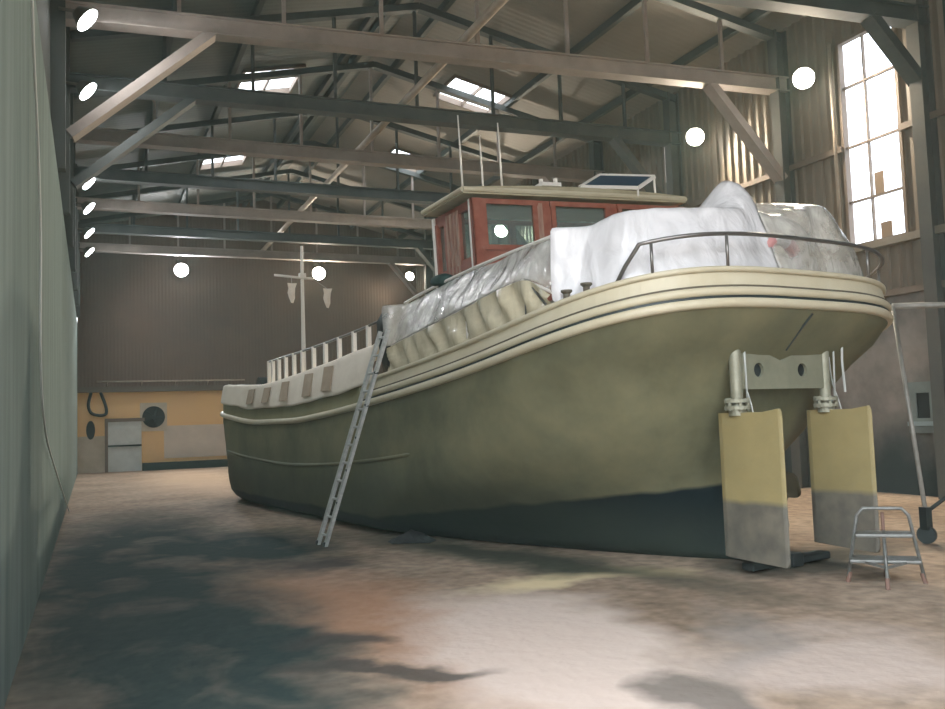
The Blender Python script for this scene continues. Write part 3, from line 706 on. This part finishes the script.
for y in (RA, RF): gridmesh(bm, [[(x, y, z) for x, z in prof], [(x, y, hz + .045) for x, z in prof]])
for i in (0, -1): gridmesh(bm, [[(prof[i][0], y, prof[i][1]) for y in (RA, RF)], [(prof[i][0], y, hz + .045) for y in (RA, RF)]])
obj('roof', bm, M['roofcream'], wh, smooth='auto')
bm = new()
ed = [(-RW, RA), (RS, RA), (RS, RF), (-RW, RF), (-RW, RA)]
for a, b_ in zip(ed, ed[1:]): tube(bm, [(a[0], a[1], hz + .10), (b_[0], b_[1], hz + .10)], .036, 8)
obj('roof_edge_moulding', bm, M['cream'], wh, smooth='auto')
def pane(a, b_, c, e, f):
    bm = new(); f(bm, a, b_, c, e); return obj('window_pane', bm, M['glass'], wh)
for a, b_, c, e in aft: pane(a, b_, c, e, lambda B, p, q_, r, s: b2(B, (p, .035, r), (q_, .042, s)))
for a, b_, c, e in [(-1.62, -.55, .7, 1.6), (-.45, .45, .7, 1.6), (.55, 1.62, .7, 1.6)]: pane(a, b_, c, e, lambda B, p, q_, r, s: b2(B, (p, dp - .045, r), (q_, dp - .038, s)))
for sg in (-1, 1):
    for a, b_, c, e in (side if sg < 0 else sideS): pane(a, b_, c, e, lambda B, p, q_, r, s: b2(B, (sg * (hw - .04) - .003, p, r), (sg * (hw - .04) + .003, q_, s)))
bm = new(); b2(bm, (-.82, -.02, .95), (-.70, .0, 1.62)); obj('bare_post', bm, M['paleWood'], wh)
for x0, x1 in ((-1.6, -1.52), (-.64, -.5), (.33, .6), (-.86, -.83)):
    pass
bm = new(); b2(bm, (-hw - .025, -.03, 0), (-hw + .13, .0, hz)); b2(bm, (-hw - .025, -.03, 0), (-hw, .05, hz)); obj('corner_post', bm, M['rust'], wh)
bm = new(); b2(bm, (-hw - .03, dp - .05, 0), (-hw, dp + .02, hz)); obj('front_post', bm, M['white'], wh)
bm = new(); b2(bm, (-hw - .03, .05, .0), (-hw - .01, .09, hz)); obj('corner_strip', bm, M['white'], wh)
bm = new()
for y in (.5, .6, .72, .84): b2(bm, (-hw - .022, y - .03, .05), (-hw, y + .03, hz - .06))
obj('plank', bm, M['paleWood'], wh)
bm = new()
for z in (.55, .8): b2(bm, (-hw - .02, .12, z - .04), (-hw, 1.25, z + .04))
b2(bm, (-hw - .02, .88, .7), (-hw, .94, 1.55)); b2(bm, (-hw - .02, 1.2, .7), (-hw, 1.26, 1.55))
obj('frame_moulding', bm, M['rust'], wh)
bm = new()
for x0, x1, z0, z1 in aft:
    for z in (z0, z1): b2(bm, (x0 - .05, -.03, z - .035), (x1 + .05, 0, z + .035))
    for x in (x0, x1): b2(bm, (x - .035, -.028, z0), (x + .035, 0, z1))
obj('frame_moulding', bm, M['rust'], wh)
# roof fittings
for x, y, hgt in ((-1.5, .8, 1.25), (-1.15, .85, 1.0), (-.92, .7, 1.15)):
    bm = new(); tube(bm, [(x, y, hz + .15), (x, y, hz + .15 + hgt)], [.018, .009], 8); tube(bm, [(x, y, hz + .15), (x, y, hz + .30)], .03, 8); obj('antenna', bm, M['white'], wh, smooth=True)
bm = new(); b2(bm, (-.72, -.1, hz + .19), (-.42, .1, hz + .24)); tube(bm, [(-.68, 0, hz + .2), (-.68, 0, hz + .3)], .03); tube(bm, [(-.45, 0, hz + .2), (-.45, 0, hz + .32)], .03); obj('deck_light', bm, M['white'], wh)
sp = new(); 
qa = [Vector(p) for p in ((-.05, .0, hz + .22), (.86, -.1, hz + .22), (1.32, .1, hz + .46), (.42, .2, hz + .46))]
vs = [sp.verts.new(p) for p in qa]; sp.faces.new(vs); so = obj('solar_panel', sp, M['navyglass'], wh, solid=.03)
bm = new()
for i in range(4): bar(bm, qa[i], qa[(i + 1) % 4], .05, .05)
for i in range(4): tube(bm, [qa[i], (qa[i].x, qa[i].y, hz + .1)], .015, 6)
obj('solar_panel_frame', bm, M['white'], wh)

# rails, bollards and stern fittings
RP = off(DECK, -.03)
def along(path, u, s):
    c = [p for p in path if p[0] * s > 0 or abs(p[0]) < 1e-6]
    return min(c, key=lambda p: abs(p[1] - u))
bm = new()
i0 = min(i for i, p in enumerate(RP) if p[1] < .62 and p[0] < 0); i1 = max(i for i, p in enumerate(RP) if p[1] < 1.7 and p[0] > 0)
def rz(u): return ZS(u) + .39
pts = [Vector((RP[i][0], RP[i][1], rz(RP[i][1]) + .32 + .03 * math.sin(PI * (i - i0) / (i1 - i0)))) for i in range(i0 + 1, i1)]
st = Vector((RP[i0][0] - .0, RP[i0][1] + .28, rz(1.2)))
tube(bm, [st, (st + pts[0]) / 2 + Vector((0, 0, .03)), *pts], .022, 8); rail = obj('stern_rail', bm, M['chrome'], barge, smooth=True)
for j in (1, len(pts) // 4, len(pts) // 2, 3 * len(pts) // 4):
    p = pts[j]; bm = new(); tube(bm, [p, (p.x, p.y, rz(p.y))], .016, 8); obj('stanchion', bm, M['chrome'], rail, smooth=True)
for u in (.98, 1.22):
    p = along(off(DECK, -.07), u, -1); z = ZS(u) + .39
    bm = new(); tube(bm, [(p[0], u, z - .02), (p[0], u, z + .02), (p[0], u, z + .06), (p[0], u, z + .08), (p[0], u, z + .10)], [.05, .035, .035, .06, .06], 14); obj('bollard', bm, M['browncloth'], barge, smooth='auto')
# port side rail under the clear film
bm = new(); RZ = pchip([(1.35, 2.93), (1.95, 3.19), (3.3, 3.02), (5.35, 2.74)])
PR = -2.27
pts = [(PR, u, RZ(u)) for u in (1.95, 2.7, 3.3, 4., 4.7, 5.3)]
tube(bm, pts, .022, 8); tube(bm, [(PR, 1.95, 3.19), (PR + .03, 1.38, 2.95)], .022, 8); prail = obj('side_rail', bm, M['white'], barge, smooth=True)
for u in (1.93, 3.2, 4.3, 5.25):
    bm = new(); tube(bm, [(PR, u, RZ(u)), (PR, u, ZS(u) + .38)], .018, 8); obj('stanchion', bm, M['steel'] if u < 2.5 else M['white'], prail, smooth=True)
bm = new(); tube(bm, [(PR, 1.88, 3.16), (PR, 1.5, 2.82)], .018, 8); obj('stanchion', bm, M['steel'], prail, smooth=True)
# bow rail
RT = pchip([(5.4, 3.20), (6.4, 3.12), (7.8, 3.04), (9.3, 2.98), (11.2, 2.93), (13, 2.95)])
BV = -2.22
bm = new(); tube(bm, [(BV, u, RT(u)) for u in (5.5, 6.2, 7, 8, 9, 10, 10.98)], .022, 6); br = obj('bow_rail', bm, M['steel'], barge, smooth=True)
for u in (5.55, 6.2, 6.75, 7.35, 7.95, 8.5, 9.05, 9.5, 9.95, 10.35, 10.7, 10.95):
    bm = new(); b2(bm, (BV - .03, u - .035, ZS(u) + .36), (BV + .03, u + .035, RT(u) + .01)); obj('rail_post', bm, M['white'], br)
# mast
mast = new(); tube(mast, [(0, 15.0, 2.3), (0, 15.0, 6.15)], [.06, .035], 10); mo = obj('mast', mast, M['white'], barge, smooth='auto')
bm = new(); tube(bm, [(-.72, 15.0, 5.38), (.30, 15.0, 5.33)], .03, 8); obj('crossbar', bm, M['white'], mo, smooth=True)
bm = new(); b2(bm, (-.08, 14.94, 5.33), (.08, 15.06, 5.46)); obj('mast_light', bm, M['white'], mo)
for x, z, hh_ in ((-.28, 4.95, .5), (.66, 4.86, .5)):
    bm = new(); rows = []
    for i in range(5): rows.append([(x + .09 * (j - 1) * (1.2 - i * .15) + .02 * math.sin(i * 2 + j), 15. + .04 * math.sin(j * 2 + i), z + .25 - hh_ * i / 4) for j in range(3)])
    gridmesh(bm, rows); obj('signal_flag', bm, M['bowcloth'], mo, solid=.01)
bm = new(); tube(bm, [(-.28, 15, 5.37), (-.28, 15, 5.2)], .008, 5); tube(bm, [(.3, 15, 5.33), (.66, 15, 5.1)], .008, 5); obj('halyard', bm, M['cable'], mo)
# windlass at the bow
bm = new(); disc(bm, (-1.2, 14.4, 2.62), (1, 0, 0), .2, .3, 18); b2(bm, (-1.5, 14.1, 2.2), (-.9, 14.7, 2.55)); obj('windlass', bm, M['darkmetal'], barge)
# lifebuoy on the stern rail
bm = new(); R_, r_ = .27, .07
for k in range(28):
    for j in range(10): pass
rows = [[(.0 + (R_ + r_ * math.cos(2 * PI * j / 10)) * math.cos(2 * PI * k / 28), .36 + r_ * math.sin(2 * PI * j / 10) * .8, 3.24 + (R_ + r_ * math.cos(2 * PI * j / 10)) * math.sin(2 * PI * k / 28)) for j in range(10)] for k in range(29)]
gridmesh(bm, rows, True); lb = obj('lifebuoy', bm, M['ring'], barge, smooth=True)
lb['label'] = 'white and red lifebuoy ring'
for k0 in (2, 9, 16, 23):
    bm = new(); gridmesh(bm, [[(.0 + (R_ + (r_ + .006) * math.cos(2 * PI * j / 10)) * math.cos(2 * PI * k / 28), .36 + (r_ + .006) * math.sin(2 * PI * j / 10) * .8, 3.24 + (R_ + (r_ + .006) * math.cos(2 * PI * j / 10)) * math.sin(2 * PI * k / 28)) for j in range(10)] for k in range(k0, k0 + 4)], True); obj('red_band', bm, M['ringred'], lb, smooth=True)

# ------------------------------------------------------------------ the covers
def keepu(a, b_):
    t = min(1, max(0, (a[1] - .4) / .6)); t = t * t * (3 - 2 * t)
    return (b_[0], b_[1] + (a[1] - b_[1]) * t)
def cover(name, path, base, tops, mt, label, cat, inset0, inset1, spine=None, roof_rows=9, side_rows=8, amp=.03, peak=None, closed_top=True, solid=.006):
    """sheet hanging over a path: base height, top height (functions of u, v), optional roof to a spine"""
    p0 = [keepu(a, b_) for a, b_ in zip(path, off(path, -inset0))]; p1 = [keepu(a, b_) for a, b_ in zip(path, off(path, -inset1))]; rows = []
    for k in range(side_rows + 1):
        t = k / side_rows
        rows.append([(a[0] + (b_[0] - a[0]) * t ** 1.3, a[1] + (b_[1] - a[1]) * t ** 1.3, base(a[1], a[0]) + (tops(b_[1], b_[0]) - base(a[1], a[0])) * t) for a, b_ in zip(p0, p1)])
    if spine:
        for k in range(1, roof_rows + 1):
            t = k / roof_rows
            row = []
            for a in p1:
                sv, su = spine(a); v = a[0] + (sv - a[0]) * t; u = a[1] + (su - a[1]) * t
                row.append((v, u, tops(a[1], a[0]) + .05 * math.sin(t * PI / 2) - .22 * t * min(1, max(0, (u - .7) / .6)) * (v < -.6) + (peak(v, u) if peak else 0)))
            rows.append(row)
    rows2 = []
    for k, r in enumerate(rows):
        out = []
        for (v, u, z) in r:
            f = min(1, k / 2.)
            rg_ = 1 - abs(noise.noise(Vector((v * 1.7 + z * .8, u * 1.7 - z * .8, z * .5 + 3)))) * 2.2
            n1 = fbm((v, u, z * .6), 1.6) + .55 * max(0, rg_) ** 3; n2_ = noise.noise(Vector((v * 3, u * 3, z * 1.2)))
            dd = amp * (1.3 * n1 + .5 * n2_) * f
            l = math.hypot(v, (u - 2.5) * .6) or 1
            out.append((v + dd * v / l, u + dd * (u - 2.5) / l, z + (amp * .8 * noise.noise(Vector((v * 2.2, u * 2.2, 5))) if k >= side_rows - 1 else 0)))
        rows2.append(out)
    bm = new(); gridmesh(bm, rows2)
    o = obj(name, bm, mt, smooth=True)
    md = o.modifiers.new('sub', 'SUBSURF'); md.levels = md.render_levels = 1
    if solid: 
        md = o.modifiers.new('s', 'SOLIDIFY'); md.thickness = solid
    o.location = barge.location; o.rotation_euler = (0, 0, AZ)
    tag(o, label, cat)
    return o
def dense(path, step=.09):
    out = [path[0]]
    for a, b_ in zip(path, path[1:]):
        l = math.hypot(b_[0] - a[0], b_[1] - a[1]); n = max(1, round(l / step))
        for k in range(1, n + 1): out.append((a[0] + (b_[0] - a[0]) * k / n, a[1] + (b_[1] - a[1]) * k / n))
    return out
def clip(path, up, us):
    return [p for p in dense(path) if (p[0] <= 0 and p[1] <= up) or (p[0] > 0 and p[1] <= us)]
def mixf(a, b_, t): t = min(1, max(0, t)); t = t * t * (3 - 2 * t); return a + (b_ - a) * t
def ztop(u, v):
    if v < 0: return 3.63 + .19 * min(1, max(0, (1.45 - u) / .85)) ** .7 if v < -1.5 else mixf(3.80, 3.84, (v + 1.5) / 1.5)
    return mixf(3.80, 4.02, v / 1.1) - (max(0, v - .95) / .75) ** 1.15 * .60
def zbase(u, v): return ZS(max(0, u)) + .375
pk = lambda v, u: .53 * max(0, 1 - math.hypot((v + .18) / (.42 if v < -.18 else .8), (u - .85) / .55)) ** 1.25
AP = clip(DECK, 1.42, 2.6)
sp1 = lambda a: (a[0] * .22 - .30, max(a[1], 1.1))
split = [p for p in AP if not p[0] > -.1]
rest = AP[len(split) - 1:]
white = cover('plastic_sheet', split, zbase, ztop, M['sheet'], 'milky white plastic sheet peaked over the barge stern', 'plastic sheet', .20, .44, sp1, peak=pk)
M['clear2'] = film('clear_stern_film', (.78, .78, .74), .66, .2, .8, 3., .6, .2)
clr = cover('plastic_sheet', rest, zbase, ztop, M['clear2'], 'see-through plastic sheet over the far stern corner, beside the white one', 'plastic sheet', .20, .44, sp1, amp=.04)
# clear film along the port side
def ztop2(u, v): return pchip([(1.4, 3.65), (1.8, 3.64), (3.3, 3.57), (4.9, 3.43), (5.4, 3.36)])(u)
PP = dense([p for p in DECK if p[0] < 0 and 1.8 <= p[1] <= 5.6] , .1)
PP = dense([(-2.355, 5.35), (-2.355, 3.), (-2.33, 1.84), (-2.28, 1.40)], .1)
side_film = cover('plastic_sheet', PP, lambda u, v: RZ(u) + .0, ztop2, M['clear'], 'crinkled clear plastic sheet along the port side beside the wheelhouse', 'plastic sheet', .05, .32, lambda a: (-1.7, a[1]), roof_rows=2, amp=.035)
bm = new(); rows = []
for k in range(7):
    t = k / 6; rows.append([(-2.31 + (.045 * math.sin(15 * u + 5 * t + 2 * noise.noise(Vector((u * 2, 0, 7)))) + .05 * noise.noise(Vector((u * 7 + 2 * t, t * 2, 1)))) * (.25 + .75 * math.sin(PI * t)), u, RZ(u) - .01 + (ZS(u) + .385 - RZ(u)) * t) for u in [1.42 + 3.96 * i / 160 for i in range(161)]])
gridmesh(bm, rows); sk = obj('crumpled_skirt', bm, M['tan'], smooth=True); sk.parent = side_film
bm = new(); tube(bm, [(-2.02, u, ztop2(u, 0) + .015) for u in (5.35, 4.9, 4.1, 3.3, 2.5, 1.84, 1.62)], .022, 8); e = obj('top_hem', bm, M['white'], smooth=True); e.parent = side_film
# green bundle hung over the forward end of the film
bm = new(); bmesh.ops.create_icosphere(bm, subdivisions=3, radius=1, matrix=Matrix.Translation((-1.98, 4.3, 3.56)) @ Matrix.Diagonal((.13, .24, .09, 1)))
for v in bm.verts: v.co += v.normal * .03 * noise.noise(v.co * 6)
gb = obj('cloth_bundle', bm, M['greencloth'], smooth=True); gb.location = barge.location; gb.rotation_euler = (0, 0, AZ); tag(gb, 'dark green cloth bundle lying on the top edge of the clear side sheet', 'cloth')
# sheet along the forward bulwark
BT = pchip([(5.6, 2.86), (6.5, 2.80), (7.8, 2.70), (9.3, 2.60), (11., 2.52), (12.5, 2.58), (14, 2.64), (15.9, 2.58)])
FP = dense([p for p in DECK if p[0] <= 0 and p[1] >= 5.55], .12) + dense([p for p in DECK if p[0] >= 0 and p[1] >= 13.0], .12)
FP = FP if FP[0][1] < 8 else FP
FP = sorted([p for p in FP if p[0] <= 0], key=lambda p: p[1] * 1 + (p[0] + 2.38) * .5) + sorted([p for p in FP if p[0] > 0], key=lambda p: -p[1] + p[0] * .5)
bowsheet = cover('deck_cover', FP, lambda u, v: ZS(u) + .30 + .03 * noise.noise(Vector((v * 1.4, u * 1.4, 2))), lambda u, v: BT(u), M['bowcloth'], 'off-white cloth sheet with brown patches draped along the forward bulwark and bow', 'sheet', -.035, .04, lambda a: (a[0] * .85, a[1] - .2 * (a[1] > 14)), roof_rows=2, side_rows=6, amp=.015)
for u in (7.45, 8.35, 9.55, 10.6, 11.6):
    bm = new(); hgt = BT(u) - ZS(u)
    gridmesh(bm, [[(-2.44 + .07 * t, u + dx, ZS(u) + .40 + t * (hgt - .52)) for dx in (-.2, 0, .2)] for t in (0, .5, 1)])
    p_ = obj('brown_patch', bm, M['patch'], solid=.01); p_.parent = bowsheet
# dark sheet standing in for the shaded gap between the two covers
bm = new(); rows = [[(-2.3 + .05 * math.sin(3 * t + j), 5.36 + .13 * j, ZS(5.4) + .4 + t * (.95 - .1 * j)) for j in range(3)] for t in (0, .25, .5, .75, 1)]
gridmesh(bm, rows); gc = obj('gap_shade', bm, M['darkmetal'], smooth=True, solid=.01); gc.location = barge.location; gc.rotation_euler = (0, 0, AZ); tag(gc, 'dark sheet standing in for the shaded gap between the side sheet and the bow sheet at the ladder top', 'cloth')

# ------------------------------------------------------------------ ladder
def ship(v, u, z): return barge.matrix_basis @ Vector((v, u, z))
Lh = Vector((-math.sin(AZ), math.cos(AZ), 0))
foot = Vector((2.93, 12.2, 0)); topc = ship(-2.47, 5.12, 2.95)
ladder = empty('ladder', foot, 0, 'tall narrow aluminium ladder leaning against the side of the barge', 'ladder')
dirv = topc - foot; wv = Lh * .135
bm_ = []
for s in (-1, 1):
    bm = new(); bar(bm, wv * s, dirv + wv * s * .9, .042, .075, Lh); obj('stile', bm, M['zinc'], ladder)
    bm = new(); box(bm, wv * s + Vector((0, 0, .03)), (.06, .06, .06)); obj('foot', bm, M['darkmetal'], ladder)
nr = 12
for i in range(nr):
    t = (i + .6) / nr; bm = new(); tube(bm, [dirv * t - wv * .97, dirv * t + wv * .97], .018, 8); obj('rung', bm, M['zinc'], ladder, smooth='auto')
for t in (.2, .35, .5, .65, .8):
    bm = new(); box(bm, dirv * t - wv * 1.02 , (.05, .05, .035)); obj('fitting', bm, M['darkmetal'], ladder)

# ------------------------------------------------------------------ step stool
fa, fb, fc, fd = Vector((6.69, 6.5, 0)), Vector((6.69, 6.03, 0)), Vector((7.2, 6.05, 0)), Vector((7.2, 6.5, 0))
ctr = (fa + fb + fc + fd) / 4
stool = empty('step_stool', ctr, 0, 'small worn aluminium step stool with hoop handle on the floor beside the rudders', 'step stool')
ac = (fc - fa).normalized(); bd = (fd - fb).normalized()
def S(p): return Vector(p) - ctr
ta = ctr - ac * .22 + Vector((0, 0, .68)); tc_ = ctr + ac * .22 + Vector((0, 0, .68))
bm = new(); tube(bm, [S(fa), S(fa + (ta - fa) * .94), S(ta + ac * .05 + Vector((0, 0, .025))), S(tc_ - ac * .05 + Vector((0, 0, .025))), S(fc + (tc_ - fc) * .94), S(fc)], .017, 10); obj('hoop_leg_frame', bm, M['stoolm'], stool, smooth=True)
for p, tp in ((fb, ctr - bd * .06 + Vector((0, 0, .50))), (fd, ctr + bd * .06 + Vector((0, 0, .66)))):
    bm = new(); tube(bm, [S(p), S(tp)], .016, 10); obj('leg', bm, M['stoolm'] if p is fb else M['stoolfoot'], stool, smooth=True)
for p in (fa, fb, fc, fd):
    bm = new(); tube(bm, [S(p + Vector((0, 0, .001))), S(p + (ctr - p) * .08 + Vector((0, 0, .10)))], .021, 10); obj('rubber_foot', bm, M['stoolfoot'], stool, smooth='auto')
for z, w, dd in ((.46, .25, .13), (.22, .31, .15)):
    bm = new(); rot = Matrix((ac, bd, Vector((0, 0, 1)))).transposed().to_4x4()
    box(bm, (0, 0, z), (2 * w, 2 * dd, .035), rot); obj('step', bm, M['stoolm'], stool, bevel=.012)
bm = new(); bar(bm, S(fa + (ta - fa) * .33), S(fb + Vector((0, 0, .2))), .012, .025); bar(bm, S(fb + Vector((0, 0, .2))), S(fc + (tc_ - fc) * .33), .012, .025); obj('side_brace', bm, M['stoolm'], stool)

# ------------------------------------------------------------------ frame on castors at the right, box with a small window
fr = empty('rolling_frame', (9.26, 7.72, 0), 0, 'tall pale tubular frame on a castor wheel at the right edge', 'frame')
def F(p): return Vector(p) - Vector((9.26, 7.72, 0))
PT = Vector((9.62, 8.30, 2.97)); PB = Vector((9.26, 7.72, .42))
bm = new(); tube(bm, [F(PB), F(PT)], .028, 10); obj('post', bm, M['frame'], fr, smooth=True)
bm = new(); tube(bm, [F(PT), F(PT + Vector((1.5, -.55, .0)))], .04, 10); obj('top_rail', bm, M['frame'], fr, smooth=True)
bm = new(); tube(bm, [F(PT + Vector((1.5, -.55, 0))), F((10.75, 7.15, .42))], .035, 10); obj('post', bm, M['frame'], fr, smooth=True)
bm = new(); tube(bm, [F(PB + Vector((0, 0, -.05))), F((10.7, 7.2, 1.35))], .025, 8); obj('diagonal_brace', bm, M['darkmetal'], fr, smooth=True)
for c in ((9.26, 7.72), (10.75, 7.15)):
    bm = new(); disc(bm, F((c[0], c[1], .11)), (.9, .4, 0), .11, .055, 20); b2(bm, F((c[0] - .05, c[1] - .05, .17)), F((c[0] + .05, c[1] + .05, .44))); obj('castor', bm, M['darkmetal'], fr, smooth='auto')
bx = empty('wall_hatch', (13.95, 11.45, 1.3), 0, 'pale blue-grey hatch with a small dark window low on the right wall', 'hatch')
bm = new(); panelwall(bm, lambda B, a, b_, c, e: b2(B, (-.09, a, c), (.0, b_, e)), -.9, .32, -.15, .78, [(-.14, .14, .12, .58)]); obj('panel', bm, mat('hatch_blue', (.16, .19, .18), .7, 0, (.11, .13, .125), 2.), bx)
bm = new(); b2(bm, (-.06, -.14, .12), (-.05, .14, .58)); obj('window_pane', bm, M['fan'], bx)
bm = new(); b2(bm, (-.13, -.9, -.02), (-.09, .32, .06)); obj('ledge', bm, mat('ledge_blue', (.22, .28, .29), .6), bx)

# rag on the floor under the hull side
bm = new(); rows = []
for i in range(13):
    rows.append([(.34 * (i / 6 - 1) * (1 - .25 * abs(j / 4 - 1)), .20 * (j / 4 - 1), .003 + max(0, (1 - math.hypot(i / 6 - 1, j / 4 - 1))) * .15 + .05 * abs(noise.noise(Vector((i * .6, j * .7, 0)))) * (0 < i < 12 and 0 < j < 8)) for j in range(9)])
gridmesh(bm, rows); rg = obj('rag', bm, M['blackcloth'], smooth=True, solid=.01, loc=(4.1, 11.75, .01)); rg.rotation_euler = (0, 0, -.4)
tag(rg, 'black rag dropped on the floor beside the hull, right of the ladder foot', 'rag')

# ------------------------------------------------------------------ scatter volume added to lift the dark tones
hm = bpy.data.materials.new('black_lift_haze'); hm.use_nodes = True
nt = hm.node_tree
for n in list(nt.nodes): nt.nodes.remove(n)
vo = nt.nodes.new('ShaderNodeOutputMaterial'); vc = nt.nodes.new('ShaderNodeVolumeScatter')
vc.inputs['Color'].default_value = (.66, .97, .92, 1); vc.inputs['Density'].default_value = .0014; vc.inputs['Anisotropy'].default_value = .0
nt.links.new(vc.outputs[0], vo.inputs['Volume'])
bm = new(); b2(bm, (X0 - .6, YF - .5, -.3), (X1 + .6, YB + .6, 12.2)); hz_ = obj('added_haze', bm, hm); tag(hz_, 'thin teal scatter volume added through the whole hall to lift its dark tones', 'added_haze', kind='stuff')

# ------------------------------------------------------------------ light
w = bpy.data.worlds.new('World'); scn.world = w; w.use_nodes = True
nt = w.node_tree; bg = nt.nodes['Background']
tc = nt.nodes.new('ShaderNodeTexCoord'); sx = nt.nodes.new('ShaderNodeSeparateXYZ'); nt.links.new(tc.outputs['Generated'], sx.inputs[0])
rp = nt.nodes.new('ShaderNodeValToRGB'); rp.color_ramp.elements[0].position = 0; rp.color_ramp.elements[0].color = (.36, .37, .38, 1); rp.color_ramp.elements[1].position = .7; rp.color_ramp.elements[1].color = (1.35, 1.42, 1.5, 1)
nt.links.new(sx.outputs['Z'], rp.inputs['Fac']); nt.links.new(rp.outputs['Color'], bg.inputs['Color'])
bg.inputs['Strength'].default_value = 4.1
scn.cycles.use_denoising = True
scn.cycles.max_bounces = 8; scn.cycles.diffuse_bounces = 4; scn.cycles.transparent_max_bounces = 16
scn.cycles.sample_clamp_indirect = 6
vs_ = scn.view_settings
vs_.view_transform = 'Standard'; vs_.look = 'None'; vs_.gamma = 1; vs_.use_curve_mapping = False
vs_.exposure = .95
